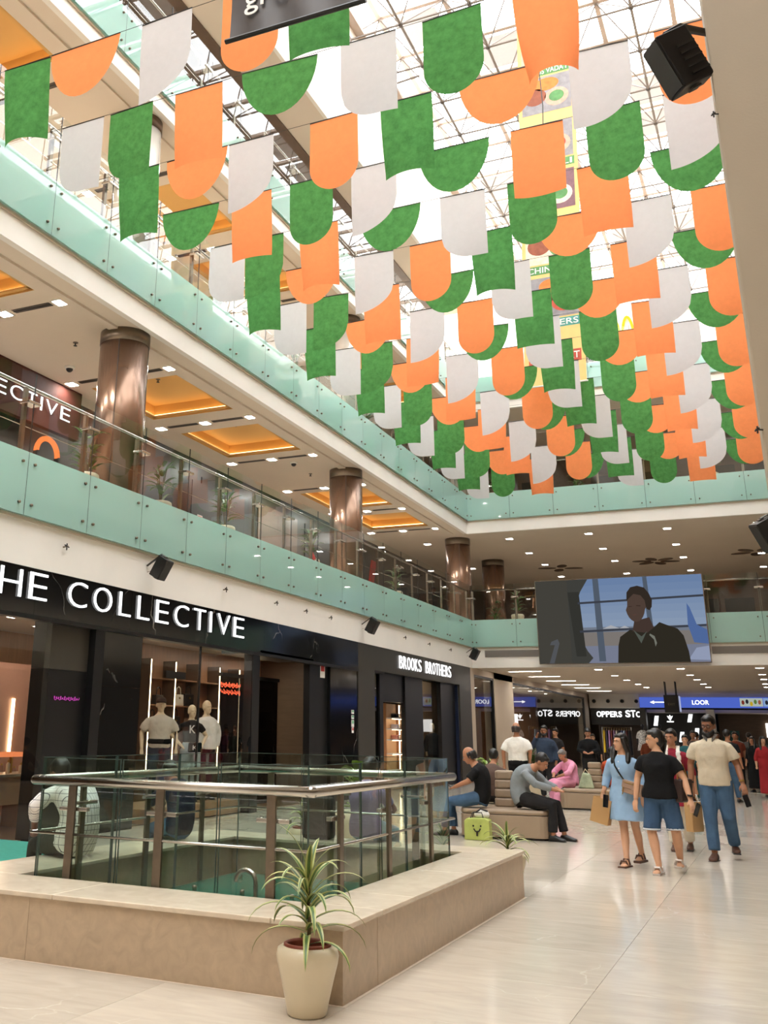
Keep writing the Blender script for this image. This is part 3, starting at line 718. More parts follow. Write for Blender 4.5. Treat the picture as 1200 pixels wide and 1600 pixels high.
t = thing('neon_sign', 'red neon script sign inside the mannequin window', 'sign', (-10.0, 17.4, 2.2))
b = MB()
for k in range(2):
    pts = [(XG-.25, 17.12+.0055*j+.028*math.cos(j*.55+k), 2.33-.13*k+.032*math.sin(j*.55)*(1+.6*math.sin(j*.23+k*2))) for j in range(140)]
    b.tube(pts, .005, 5)
b.build('neon_tube', emis('red_neon', (1, .12, .05, 1), 1.6), t)
t = thing('neon_sign', 'pink neon script glowing behind the dark panel left of the pillar', 'sign', (XG-.11, 12.2, 1.95))
MB().tube([(XG-.11, 11.95+.0042*j+.018*math.cos(j*.55), 1.9+.018*math.sin(j*.55)*(1+.6*math.sin(j*.23))) for j in range(140)], .004, 5).build('neon_tube', emis('pink_neon', (.8, .1, .6, 1), .5), t)
# green display platform on the shop floor
t = thing('display_mat', 'teal green carpeted platform behind the left bench sitter', 'platform', (-8.2, 9.0, 0)); MB().box(-9.25, -6.9, 7.3, 10.6, 0, .14).build('platform', mat('teal_carpet', srgb(44, 130, 112), .8, var=.08, vscale=20), t, bevel=.01)

# sign letters of the marble shop
sg = thing('shop_sign', 'white illuminated sign THE COLLECTIVE on black marble', 'sign', (XG, 13.5, 3.2))
lets = [('T', 9.32, 9.74), ('H', 9.92+.5, 10.87), ('E', 11.03, 11.43), ('C', 11.92, 12.38), ('O', 12.55, 13.03), ('L', 13.23, 13.56), ('L', 13.76, 14.11), ('E', 14.31, 14.71), ('C', 14.91, 15.38), ('T', 15.56, 15.98), ('I', 16.14, 16.21), ('V', 16.44, 16.91), ('E', 17.07, 17.49)]
for ch, a, c in lets: fit_text(ch, 'letter', M_sign, M_LEFT, a, c, 3.215, 3.59, XG+.02, .012, sg, -.014)
sg = thing('shop_sign', 'white upper floor sign THE COLLECTIVE seen through gallery glass', 'sign', (-12.68, 13.0, 7.5))
Bx(-12.85, -12.72, 8.0, 16.1, 7.25, 8.3).build('sign_board', mat('oxblood_panel', srgb(64, 26, 20), .75, 0, .2), sg)
yy = 15.72
for ch, wd in (('E', .31), ('V', .36), ('I', .055), ('T', .31), ('C', .36), ('E', .31), ('L', .27), ('L', .27), ('O', .4), ('C', .36)):
    fit_text(ch, 'letter', M_sign, M_LEFT, yy-wd, yy, 7.55, 7.83, -12.69, .012, sg, -.012); yy -= wd+.115
sg = thing('shop_sign', 'white illuminated sign BROOKS BROTHERS on charcoal wall', 'sign', (XG, 29, 3.2))
chars = 'BROOKS BROTHERS'; step = (31.58-26.6)/len(chars)
for k, ch in enumerate(chars):
    if ch == ' ': continue
    a = 26.6+step*k
    fit_text(ch, 'letter', M_sign, M_LEFT, a+step*.1, a+step*.88, 3.2, 3.54, XG+.02, .012, sg, -.006)
# stickers and notices
def notice(name, y, z, wd, ht, m_, label, x=XG):
    t = thing(name, label, 'notice', (x, y, z))
    Bx(x, x+.006, y-wd/2, y+wd/2, z, z+ht).build('sheet', M_paperw, t); Bx(x+.006, x+.009, y-wd*.38, y+wd*.38, z+ht*.45, z+ht*.9).build('print', m_, t)
notice('wall_notice', 21.6, 2.68, .26, .32, M_red, 'small red and white notice high on the dark marble', XG-.095)
MG = mat('pale_green_print', srgb(120, 190, 150), .6)
for k, (z, h_) in enumerate(((1.92, .09), (1.8, .09), (1.62, .16))): notice('wall_sticker', 23.25, z, .16, h_, MG, 'pale green sticker on black marble, %s from the top' % ORD[k], XG-.015)
notice('wall_sticker', 23.25, 1.48, .12, .13, M_red, 'red sticker below the green stickers on black marble', XG-.015)

# interior of the charcoal shop
r = struct('wall_shop_interior_2', 'dark interior of the charcoal fronted shop')
MB().box(-13.1, -13.0, 23.6, 34, 0, 3.3).box(-13, XG-.3, 33.9, 34, 0, 3.3).build('back_wall', M_charc, r)
MB().box(-13, XG-.25, 23.6, 34, 3.2, 3.3).build('shop_ceiling', M_charc, r)
MB().box(-10.1, -10.0, 26.6, 30.0, 0, 2.28).build('shelf_back', mat('peach_panel', srgb(226, 186, 150), .6), r)
MB().box(-10.36, -10.26, 30.4, 33.88, 0, 3.1).build('tan_panel', mat('tan_panel', srgb(150, 124, 92), .6), r)
u_ = thing('display_shelf', 'lit white shelf unit inside the charcoal shop', 'shelf', (-9.9, 28.4, .2))
for y in (27.0, 28.05, 29.6): Bx(-9.99, -9.74 if y > 29 else -9.92, y, y+.05, 0.2, 2.28).build('upright', M_wood, u_)
Bx(-9.915, -9.90, 28.06, 28.10, .2, 2.25).build('led_strip', M_lts, u_)
for z in (0.5, .93, 1.30, 1.585, 1.87):
    Bx(-9.99, -9.75, 27.06, 29.6, z, z+.03).build('shelf', M_paperw, u_)
    Bx(-9.78, -9.765, 27.1, 29.59, z-.012, z-.001).build('led_strip', M_lts, u_)  # strips under each shelf, added to brighten the unit
for i, (y, z) in enumerate(((27.7, 1.9), (27.7, 1.615), (27.7, 1.33), (28.6, 1.9), (28.6, 1.615), (28.6, 1.33), (28.6, .96), (29.2, .96), (29.2, 1.9))):
    t = thing('folded_shirt', 'folded shirt stack on the lit shelf of the charcoal shop, %s counted down' % ORD[i], 'shirt', (-9.88, y, z), 0, 'folded shirts in the charcoal shop')
    for q in range(3): MB().box(-9.97, -9.79, y-.15, y+.15, z+.04*q, z+.04*q+.036).build('fold', mat('shirt_%d' % (i % 4), [srgb(60, 56, 66), srgb(180, 176, 190), srgb(190, 130, 120), srgb(220, 214, 200)][i % 4], .8), t, bevel=.01)
for i, (x, y) in enumerate(((-9.72, 27.2), (-9.72, 28.7), (-9.72, 31.2))): lamp(x, y, 3.2, 'added lamp brightening the charcoal fronted shop, %s from the camera' % ORD[i], 'lamps inside the charcoal shop', .8)  # lamps added near the shelf to brighten this interior
notice('window_notice', 33.2, 2.2, .3, .26, M_red, 'small red square mark on tan panel of charcoal shop', -10.255)
notice('window_notice', 33.1, 1.0, .3, .3, M_red, 'lower red mark on tan panel of charcoal shop', -10.255)

# ================================================================== beyond the hall: passage under the far gallery
w = struct('wall_passage', 'beige piers and shop windows along the passage under the far gallery')
for (a, c) in ((33.86, 34.3), (37.0, 39.9), (55.9, 57.0)): Bx(XG-.4, XG, a, c, 0, 3.67).build('pier', M_beige, w)
Bx(XG-.4, XG, 34.3, 55.9, 3.45, 3.67).build('lintel', M_beige, w)
for (a, c) in ((34.3, 37.0), (39.9, 55.9)):
    Bx(XG-.14, XG-.02, a, a+.10, 0, 3.45).build('frame', M_black2, w); Bx(XG-.14, XG-.02, c-.10, c, 0, 3.45).build('frame', M_black2, w); Bx(XG-.14, XG-.02, a, c, 3.38, 3.45).build('frame', M_black2, w)
wn = struct('window_4', 'shop window of the passage beside the charcoal shop'); Bx(XG-.08, XG-.06, 34.4, 36.9, 0.02, 3.38).build('pane', M_shopgl, wn)
wn = struct('window_5', 'long shop window of the passage')
for k in range(4): Bx(XG-.08, XG-.06, 40.0+3.95*k+.01, 40.0+3.95*(k+1)-.01, 0.02, 3.38).build('pane', M_shopgl, wn)
r = struct('wall_passage_shop', 'timber clad shop behind the passage windows')
MB().box(-12.2, -12.1, 34, 57, 0, 3.5).build('back_wall', M_wood, r); MB().box(-12.1, XG-.4, 38.2, 38.4, 0, 3.5).build('side_wall', M_wood, r)
MB().box(-12.1, XG-.1, 34, 57, 3.5, 3.6).build('shop_ceiling', M_beige, r)
for i, y in enumerate((35.6, 41.5, 45, 48.5, 52)): lamp(-10.6, y, 3.5, 'recessed lamp behind the passage windows, %s from the front' % ORD[i], 'lamps behind the passage windows', .9)
Bx(-12.09, -12.05, 46, 52, 1.1, 2.5).build('light_box', emis('white_light_box', (1, .98, .94, 1), 1.6), r)

# far shopfronts closing the passage
FY = 57.0
w = struct('wall_far_shops', 'row of shopfronts closing the far end of the passage')
MB().box(-9.3, 9, FY+5, FY+5.2, 0, 3.67).build('back_wall', M_dark, w)
MB().box(-9.3, -6.75, FY-.1, FY+.2, 2.95, 3.67).build('head_panel', M_white, w)
MB().box(-9.3, -6.75, FY+.2, FY+.3, 2.1, 2.95).build('sign_panel', M_dark, w)
MB().box(-6.75, 9, FY-.1, FY+.2, 3.42, 3.67).build('head_panel', M_ceil, w)
MB().box(-6.75, -6.45, FY-.4, FY+.2, 0, 2.95).build('pier', M_charc, w)
MB().box(-3.55, -3.15, FY-.3, FY+.2, 0, 2.9).build('pier', M_paperw, w)
MB().box(-6.45, -3.55, FY+1.5, FY+1.6, 0, 2.9).build('inner_wall', M_black2, w)
MB().box(-3.15, 9, FY+2.5, FY+2.6, 0, 2.9).build('inner_wall', M_woodd, w)
MB().box(-9.3, -6.75, FY+2.4, FY+2.5, 0, 2.9).build('inner_wall', M_woodd, w)
MB().box(-6.45, 9, FY+.2, FY+2.6, 2.75, 2.9).build('inner_ceiling', M_ceil, w)
Bx(-.9, .9, FY+2.4, FY+2.5, 1.6, 2.3).build('light_box', MATS['white_light_box'], w); Bx(-3.0, -2.2, FY+2.4, FY+2.5, .9, 1.9).build('poster', mat('teal_poster', srgb(60, 110, 105), .6), w)
for k in range(4):
    x = -9.05+.72*k
    t = thing('wall_vent', 'round dark vent above the far sign, %s from the left' % ORD[k], 'vent', (x, FY-.11, 3.3), 0, 'round vents above the far sign')
    MB().tube([(x, FY-.1, 3.3), (x, FY-.16, 3.3)], .1, 14).build('vent_rim', M_steeld, t, True); MB().tube([(x, FY-.16, 3.3), (x, FY-.165, 3.3)], .075, 14).build('vent_hole', M_black2, t)
sg = thing('shop_sign', 'white lit sign SHOPPERS STOP at the end of the passage', 'sign', (-8, FY+.15, 2.5))
xx = -9.02
for ch, wd in (('O', .26), ('P', .22), ('P', .22), ('E', .2), ('R', .22), ('S', .2), (' ', .16), ('S', .27), ('T', .26), ('O', .28), ('P', .24)):
    if ch != ' ': fit_text(ch, 'letter', M_sign, M_FAR, xx+.012, xx+wd-.012, 2.5, 2.85 if wd > .255 and ch != 'O' else 2.79, -(FY+.17), .04, sg, .02)
    xx += wd
    if xx > -6.9: break
bd = thing('light_board', 'long blue lit board with arrow and FLOOR over the far shops', 'sign', (-2, FY-.2, 3.1))
Bx(-6.72, 8, FY-.22, FY-.1, 2.98, 3.50).build('board', emis('blue_board', (.07, .12, .5, 1), .7), bd)
Bx(-6.72, 8, FY-.25, FY-.1, 2.93, 2.98).build('board_edge', M_black2, bd)
MB().prism([(-6.2, 3.25), (-6.0, 3.33), (-6.0, 3.27), (-5.4, 3.27), (-5.4, 3.23), (-6.0, 3.23), (-6.0, 3.17)], 'y', FY-.235, FY-.222).build('arrow', M_sign, bd)
fit_text('A', 'letter', M_sign, M_FAR, -5.3, -5.05, 3.14, 3.36, -(FY-.228), .01, bd, .01)
fit_text('LOOR', 'letter', M_sign, M_FAR, -4.15, -3.35, 3.14, 3.36, -(FY-.228), .01, bd, .01)
for k, (x0, x1, c, ee) in enumerate(((-1.9, -.85, (190, 200, 190), .5), (-.82, .05, (150, 180, 220), .5), (.08, 1.2, (150, 160, 110), .5))):
    Bx(x0, x1, FY-.232, FY-.222, 3.06, 3.46).build('board_picture', emis('board_pic_%d' % k, srgb(*c), ee), bd)
    for q in range(5): MB().ball((x0+.14+.19*q, FY-.236, 3.25+.06*math.sin(q*2.3)), .07, .004, .11, 8, 6).build('board_motif', emis('board_motif_%d_%d' % (k, q), srgb(*[(120, 50, 40), (40, 40, 50), (190, 160, 40), (90, 120, 60), (150, 90, 70)][(q+k) % 5]), .6), bd)
hs = thing('hanging_sign', 'black cube sign hanging by four rods under the passage soffit', 'sign', (-4.0, 44, 2.45))
MB().box(-4.27, -3.72, 44, 44.5, 2.46, 3.14).build('sign_box', M_black2, hs, bevel=.01)
for (x, y) in ((-4.2, 44.05), (-3.8, 44.05), (-4.2, 44.45), (-3.8, 44.45)): MB().tube([(x, y, 3.14), (x, y, 3.67)], .02, 8).build('rod', M_black2, hs)
fit_text('EXIT', 'letter', mat('grey_letter', srgb(110, 100, 80), .5), M_FAR, -4.12, -3.86, 2.74, 2.82, -(43.995), .005, hs)
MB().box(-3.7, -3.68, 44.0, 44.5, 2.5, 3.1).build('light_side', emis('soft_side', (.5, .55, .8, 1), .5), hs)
sg = thing('shop_sign', 'white trefoil shaped logo on black shopfront in the passage', 'sign', (-5.5, FY+1.45, 2.4))
b = MB()
for a in (-.55, 0, .55):
    b.prism([(-5.45+.0, 2.36), (-5.45+.11*math.cos(math.pi/2+a)-.06*math.cos(a), 2.36+.2*math.sin(math.pi/2+a)), (-5.45+.27*math.cos(math.pi/2+a), 2.36+.3*math.sin(math.pi/2+a)), (-5.45+.11*math.cos(math.pi/2+a)+.06*math.cos(a), 2.36+.2*math.sin(math.pi/2+a))], 'y', FY+1.46, FY+1.49)
b.build('trefoil', M_sign, sg); Bx(-5.62, -5.28, FY+1.46, FY+1.49, 2.29, 2.34).build('bar', M_sign, sg)
for k, (x, z, h_) in enumerate(((-6.2, 2.1, .5), (-4.5, 2.3, .4), (-4.25, 1.4, .6), (-5.0, 1.3, .5))):
    t = thing('lit_display', 'bright striped display panel in the black shop, %s' % ['far left', 'right of the logo', 'lower right', 'lower middle'][k], 'display', (x, FY+1.4, z))
    for q in range(4): MB().prism([(x-.1+.05*q, z), (x-.06+.05*q, z), (x+.04+.05*q, z+h_), (x+.05*q, z+h_)], 'y', FY+1.42, FY+1.45).build('stripe', M_sign, t)
# clothes rail
t = thing('clothes_rail', 'chrome rail with hanging colourful clothes under the far sign', 'clothes rail', (-7.4, FY-2.5, 0))
RX0, RX1, RY = -8.3, -6.9, FY-3.0
MB().tube([(RX0, RY, 0), (RX0, RY, 1.95), (RX1, RY, 1.95), (RX1, RY, 0)], .02, 8).build('frame', M_steel, t)
for k in range(11):
    x = RX0+.1+k*.12
    c = [(230, 190, 50), (60, 56, 80), (190, 140, 190), (120, 60, 50), (150, 120, 160), (230, 220, 200), (40, 40, 50), (80, 90, 130), (170, 190, 210), (90, 40, 40), (30, 30, 34)][k]
    g = tag(empty('hanging_garment', (x, RY, 1.9)), 'garment on the far clothes rail, %s hanger from the left' % ORD[k], 'garment', 'garments on the far rail')
    MB().tube([(x, RY, 1.93), (x, RY, 1.88), (x-.0, RY-.2, 1.8), (x, RY+.2, 1.8), (x, RY, 1.88)], .008, 5).build('hanger', M_gold, g)
    MB().loft([[(x+a*.02, RY+b_*.2, 1.8) for a, b_ in ((-1, -1), (1, -1), (1, 1), (-1, 1))], [(x+a*.035, RY+b_*.26, 1.2) for a, b_ in ((-1, -1), (1, -1), (1, 1), (-1, 1))], [(x+a*.045, RY+b_*.3, .75-.1*(k % 3)) for a, b_ in ((-1, -1), (1, -1), (1, 1), (-1, 1))]]).build('cloth', mat('garment_%d' % k, srgb(*c), .85), g)
# ================================================================== hanging felt flags
FZ, FS = 10.0, 0.934
def flag_mesh(kind, mt, var):
    rnd = random.Random(hash((kind, var)) & 0xffff if False else sum(map(ord, kind))*7+var)
    w_, h_ = (1.18*FS, 0.84*FS) if kind == 's' else (0.81*FS, 1.24*FS)
    nu, nv = 18, 12
    th = {'c': (1.25, 1.55, 0.9)[var], 'v': -0.9, 'k': 2.5}.get(kind, (0.25, -0.2, 0.12)[var])
    vs, fs = [], []
    for i in range(nu+1):
        q = i/nu; q = 0.5-0.5*math.cos(math.pi*q) if kind in 'su' else q
        u = (q-0.5)*w_
        e = 2*q-1
        if kind == 's': L = h_*math.sqrt(max(0.0004, 1-e*e))
        elif kind == 'u': L = h_-0.52*w_+0.52*w_*math.sqrt(max(0.0, 1-e*e))
        elif kind == 'l':
            rr = 0.62; L = h_ if q > rr else h_-0.36*h_*(1-math.sqrt(max(0, 1-((rr-q)/rr)**2)))
        elif kind == 'r':
            rr = 0.92; p = 1-q; L = h_ if p > rr else h_-0.48*h_*(1-math.sqrt(max(0, 1-((rr-p)/rr)**2)))
        else: L = h_
        for j in range(nv+1):
            v = j/nv*L
            g = v/h_
            a = th*min(1.0, g*1.05)**1.2 if abs(th) > .3 else th*g
            if abs(a) > 1e-3:
                r = w_/abs(a); x = r*math.sin(u/r); y = r*(1-math.cos(u/r)); y = y if a > 0 else -y
            else: x, y = u, 0.0
            y += 0.015*math.sin(5*u+3*v+var*2)*g
            vs.append((x, y, -v))
    n = nv+1
    for i in range(nu):
        for j in range(nv): fs.append((i*n+j, i*n+j+1, (i+1)*n+j+1, (i+1)*n+j))
    me = bpy.data.meshes.new('flag_sheet'); me.from_pydata(vs, [], fs); me.materials.append(mt); me.shade_smooth()
    return me, w_
FM = {}
def fmesh(kind, c, var):
    if (kind, c, var) not in FM: FM[(kind, c, var)] = flag_mesh(kind, {'O': M_fO, 'G': M_fG, 'W': M_fW}[c], var)
    return FM[(kind, c, var)]
ROD = {}
def rod_mesh(w_):
    if w_ not in ROD: ROD[w_] = MB().tube([(-w_/2, 0, .004), (w_/2, 0, .004)], .008, 6).mesh('rod', M_dark)
    return ROD[w_]
# row number -> [colour shape x]; rows run across the hall, counted from the camera
ROWS = {
 0: 'Gc-8.69 Os-7.66 Wr-6.32 Ou-5.05 Gc-4.11',
 1: 'Wl-8.84 Gl-7.92 Oc-6.72 Gs-5.38 Wl-4.02 Gu-2.84 Ok-1.63',
 2: 'Gc-8.80 Os-7.65 Wr-6.63 Ou-5.18 Gc-4.00 Os-2.59 Wr-1.20 Ou-0.06',
 3: 'Gs-8.68 Oc-7.42 Gu-6.25 Wr-5.10 Gs-3.71 Ov-2.37 Gu-1.23 Wr-0.10',
 4: 'Wl-8.74 Gr-7.93 Oc-6.79 Gs-5.36 Wl-4.00 Gu-2.80 Oc-1.62 Gs-0.26',
 5: 'Gc-8.74 Os-7.61 Wr-6.25 Ou-5.09 Gc-3.89 Os-2.45 Wr-1.08 Ou0.05',
 6: 'Wl-8.82 Gr-7.83 Oc-6.66 Gs-5.22 Wl-3.89 Gu-2.71 Oc-1.52 Gs-0.22',
 7: 'Gc-8.78 Os-7.54 Wr-6.13 Ou-5.03 Gc-3.78 Os-2.42 Wr-1.04 Ou0.08',
 8: 'Wl-8.75 Gr-7.91 Ov-6.73 Gs-5.24 Wl-3.89 Gu-2.65 Oc-1.52 Gs-0.22',
 9: 'Gc-8.70 Os-7.52 Wr-6.20 Ou-5.06 Gc-3.88 Os-2.40 Wr-1.05 Ou0.08',
 10: 'Wl-8.75 Gu-7.88 Ov-6.68 Gs-5.22 Wl-4.00 Gu-2.67 Oc-1.58 Gs-0.18',
 11: 'Gc-8.73 Os-7.42 Wr-6.15 Ou-5.00 Gc-3.88 Os-2.36 Wr-1.02 Ou0.10',
 12: 'Wl-8.80 Gu-7.87 Ov-6.62 Gs-5.05 Wl-3.70 Gu-2.62 Oc-1.50 Gs-0.14',
 13: 'Gc-8.60 Os-7.42 Wr-6.08 Ou-4.96 Gc-3.74 Os-2.25 Wr-0.95 Ou0.14',
 14: 'Wl-8.74 Gu-7.90 Oc-6.62 Gs-5.07 Wl-3.66 Gu-2.62 Oc-1.48 Gs-0.10',
 15: 'Gc-8.65 Os-7.42 Wr-6.08 Ou-4.97 Gc-3.71 Os-2.22 Wr-0.97 Ou0.12',
 16: 'Wl-8.73 Gu-7.81 Oc-6.50 Gs-4.95 Wl-3.60 Gu-2.54 Oc-1.40 Gs-0.08'}
CN = {'O': 'orange', 'G': 'green', 'W': 'white'}
KN = {'s': 'half moon', 'u': 'arch bottomed', 'c': 'curling rectangular', 'k': 'tightly curled tapering', 'v': 'bowed rectangular', 'l': 'left rounded', 'r': 'right rounded'}
rg = random.Random(11)
for r_, line in ROWS.items():
    y = (9.12+1.52*r_)*FS
    wn_ = tag(empty('hanging_wire', (-4.2, y, FZ)), 'thin wire strung across the hall carrying the %s flag row' % ORD[r_], 'wire', 'wires of the flag rows')
    MB().tube([(XL, y, FZ+.012), (1.3, y, FZ+.012)], .004, 5).build('cable', M_wire, wn_)
    Bx(XL-.01, XL+.02, y-.02, y+.02, FZ-.01, FZ+.03).build('hook', M_steel, wn_); Bx(1.28, 1.31, y-.02, y+.02, FZ-.01, FZ+.03).build('hook', M_steel, wn_)
    for k, tok in enumerate(line.split()):
        c, kd, x = tok[0], tok[1], float(tok[2:])*FS
        me, w_ = fmesh(kd, c, rg.randrange(3) if kd in 'cu' else rg.randrange(2))
        t = thing('hanging_flag', '%s %s felt flag, %s row from the front, %s from the left' % (CN[c], KN[kd], ORD[r_], ORD[k]), 'flag', (x, y, FZ), R3(rg.uniform(-3, 3)), '%s felt flags under the roof' % CN[c])
        inst('sheet', me, t); inst('rod', rod_mesh(w_), t)

# ================================================================== long food poster hanging behind the flags
def lerp(a, b_, t_): return a+(b_-a)*t_
PYY = 23.4
ps = thing('hanging_poster', 'tall yellow food poster hanging behind the flags', 'poster', (-4.0, PYY, 9.72))
tilt = math.radians(2.2)
def PP(u, v):   # u across 0..1.52, v up from the lower edge
    return Vector((-4.80 + u*math.cos(tilt) + v*math.sin(tilt), PYY, 9.70 + v*math.cos(tilt) - u*math.sin(tilt)*0))
PW, PH = 1.50, 11.3
b = MB(); b.loft([[PP(0, v)+Vector((0, d, 0)) for d in (0, .01)] + [PP(PW, v)+Vector((0, d, 0)) for d in (.01, 0)] for v in (0, PH*.33, PH*.66, PH)]); b.build('cloth', mat('yellow_poster_cloth', srgb(236, 200, 128), .7, var=.04), ps)
MB().tube([PP(-.03, 0), PP(PW+.03, 0)], .02, 8).build('rod', M_paperw, ps)
def prect(u0, u1, v0, v1, m_, name, e=.004): MB().add([PP(u0, v0)-Vector((0, e, 0)), PP(u1, v0)-Vector((0, e, 0)), PP(u1, v1)-Vector((0, e, 0)), PP(u0, v1)-Vector((0, e, 0))], [(0, 1, 2, 3)]).build(name, m_, ps)
def pellip(u, v, ru, rv, m_, name, e=.006, n=20): MB().poly([PP(u+ru*math.cos(2*math.pi*k/n), v+rv*math.sin(2*math.pi*k/n))-Vector((0, e, 0)) for k in range(n)]).build(name, m_, ps)
mp = {k: mat('poster_'+k, srgb(*c), .7, var=.18, vscale=7) for k, c in dict(plum=(132, 96, 104), brown=(150, 84, 60), cream=(236, 222, 196), green=(96, 150, 92), teal=(84, 160, 150), red=(196, 86, 66), grey=(150, 146, 150), olive=(176, 186, 110), orange=(226, 130, 60), white=(244, 242, 236), rose=(222, 170, 150)).items()}
off = wloc(ps)
secs = [(1.5, 'SIZZLERS', 'grey', ('brown', 'red')), (3.0, 'CHINESE A', 'cream', ('brown', 'green')), (4.5, None, 'plum', ('brown', 'cream')), (6.0, 'THALI', 'grey', ('plum', 'rose')), (7.45, None, 'grey', ('brown', 'rose')), (8.9, 'ANDUS VADA P', 'rose', ('brown', 'cream'))]
for k, (v, txt, bgc, (c1, c2)) in enumerate(secs):
    prect(.10, PW-.10, v+.28, v+1.40, mp[bgc], 'photo_panel')
    pellip(.45, v+.80, .30, .26, mp[c1], 'dish'); pellip(1.02, v+.70, .32, .28, mp[c2], 'dish'); pellip(1.02, v+.72, .2, .17, mp['red' if k % 2 else 'green'], 'dish', .008); pellip(.75, v+1.15, .34, .2, mp['olive' if k % 2 else 'orange'], 'dish')
    if not txt: continue
    prect(.08, PW-.08, v, v+.24, mp['teal' if k % 2 == 0 else 'green'], 'text_band')
    o = fit_text(txt, 'letters', mp['white'], Matrix.Identity(3), .14, PW-.14, v+.04, v+.2, 0, .004, ps, .01)
    for vv in o.data.vertices:
        q = vv.co + off; vv.co = PP(q.x, q.y) + Vector((0, -.012-q.z, 0)) - off
prect(.12, 1.40, .55, .86, mp['red'], 'text_band')
o = fit_text('FIND US AT', 'letters', mp['white'], Matrix.Identity(3), .16, 1.36, .62, .80, 0, .004, ps, .015)
for vv in o.data.vertices:
    q = vv.co + off; vv.co = PP(q.x, q.y) + Vector((0, -.012-q.z, 0)) - off
for u in (.1, PW-.1): MB().tube([PP(u, PH), PP(u, PH)+Vector((0, 0, 1.4))], .006, 5).build('cord', M_wire, ps)

# ================================================================== black banner at the top edge
bn = thing('hanging_banner', 'dark grey cloth banner with white lettering at the top edge', 'banner', (-3.5, 7.2, 8.1))
vs = []; nu, nv = 14, 8
for i in range(nu+1):
    for j in range(nv+1): vs.append((-4.21+1.46*i/nu, 7.2+.02*math.sin(i*1.3+j*.6), 8.12+1.6*j/nv-.03*i/nu))
MB().add(vs, [(i*(nv+1)+j, (i+1)*(nv+1)+j, (i+1)*(nv+1)+j+1, i*(nv+1)+j+1) for i in range(nu) for j in range(nv)]).build('cloth', mat('charcoal_banner_cloth', srgb(70, 66, 68), .45, var=.06), bn, True)
MB().tube([(-4.25, 7.19, 8.115), (-2.73, 7.19, 8.085)], .026, 8).build('rod', M_black2, bn)
fit_text('groc', 'letters', M_paperw, M_FAR, -4.03, -3.38, 8.33, 8.58, -7.165, .006, bn, .004)
for x in (-4.15, -2.85): MB().tube([(x, 7.2, 9.7), (x, 7.2, 22.0)], .005, 5).build('cord', M_wire, bn)

# ================================================================== video screen in front of the far gallery
sc_ = thing('video_screen', 'large led screen showing a woman at an airport window', 'screen', (-4.4, YF-.25, 3.74))
X0, X1, Z0, Z1, YS = -7.0, -1.8, 3.74, 6.43, YF-.22
MB().box(X0-.02, X1+.02, YS, YS+.16, Z0-.02, Z1+.02).build('cabinet', M_steeld, sc_)
def sp(u, v): return (X0+(X1-X0)*u, Z0+(Z1-Z0)*v)
def spoly(pts, col, e, d, name='picture_area'):
    nm = 'screen_%d_%d_%d' % col
    m_ = MATS.get(nm) or emis(nm, srgb(*col), .58)
    MB().add([(sp(*p)[0], YS-.002-d, sp(*p)[1]) for p in pts], [tuple(range(len(pts)))]).build(name, m_, sc_)
spoly([(0, 0), (1, 0), (1, 1), (0, 1)], (70, 68, 62), 1, 0)
for k in range(7): spoly([(.27, .42+.083*k), (1, .42+.083*k), (1, .503+.083*k), (.27, .503+.083*k)], (140-5*k, 158-4*k, 184-2*k), 1, .001)
spoly([(.27, 0), (1, 0), (1, .20), (.27, .2)], (122, 128, 148), 1, .001); spoly([(.27, .2), (1, .2), (1, .36), (.27, .36)], (128, 122, 118), 1, .001); spoly([(.27, .36), (1, .36), (1, .42), (.27, .42)], (118, 126, 140), 1, .001)
spoly([(.40, .40), (.45, .44), (.5, .4), (.53, .43), (.56, .40)], (176, 178, 184), 1, .002)
spoly([(.20, 0), (.30, .0), (.33, .06), (.30, .14), (.26, .3), (.24, .5), (.25, .7), (.28, .85), (.33, 1), (.2, 1)], (66, 66, 62), 1, .003)
spoly([(.23, .08), (.29, .08), (.27, .85), (.20, .85)], (54, 54, 50), 1, .0035)
for q in ([(.365, .02), (.405, .02), (.395, 1), (.36, 1)], [(.67, .3), (.70, .3), (.685, 1), (.66, 1)]): spoly(q, (84, 94, 108), 1, .004)
for (va, vb) in ((.38, .405), (.72, .745)): spoly([(.26, va-.02), (1, va+.02), (1, vb+.02), (.26, vb-.02)], (62, 66, 76), 1, .0045)
spoly([(.90, .67), (.915, .62), (.945, .42), (1, .36), (1, .2), (.92, .22), (.895, .42)], (82, 108, 160), 1, .005); spoly([(.88, .03), (1, .02), (1, .18), (.93, .16)], (150, 160, 186), 1, .005)
spoly([(.475, 0), (.89, 0), (.885, .12), (.865, .3), (.835, .38), (.77, .43), (.735, .46), (.7, .40), (.66, .35), (.6, .37), (.56, .38), (.5, .3), (.485, .2)], (48, 44, 36), 1, .007)
spoly([(.575, .36), (.66, .34), (.70, .40), (.68, .52), (.59, .48)], (70, 56, 50), 1, .008)
hd = [(.615+.058*math.cos(a)-(.012 if math.sin(a) < 0 else 0), .66+(.2 if math.sin(a) > 0 else .19)*math.sin(a)) for a in [2*math.pi*k/24 for k in range(24)]]
spoly(hd, (82, 66, 58), 1, .009)
spoly([(.555, .72), (.56, .82), (.585, .88), (.625, .895), (.665, .87), (.69, .8), (.705, .72), (.70, .64), (.685, .6), (.668, .62), (.662, .72), (.64, .78), (.6, .8)], (52, 44, 38), 1, .010)
spoly([(.565, .645), (.585, .65), (.585, .655), (.565, .655)], (60, 46, 40), 1, .011); spoly([(.61, .655), (.635, .65), (.635, .66), (.61, .665)], (60, 46, 40), 1, .011); spoly([(.575, .555), (.61, .56), (.6, .548)], (94, 68, 60), 1, .011)
spoly([(.58, .38), (.6, .3), (.62, .22), (.65, .33), (.66, .36), (.625, .3), (.6, .34)], (86, 92, 84), 1, .009)
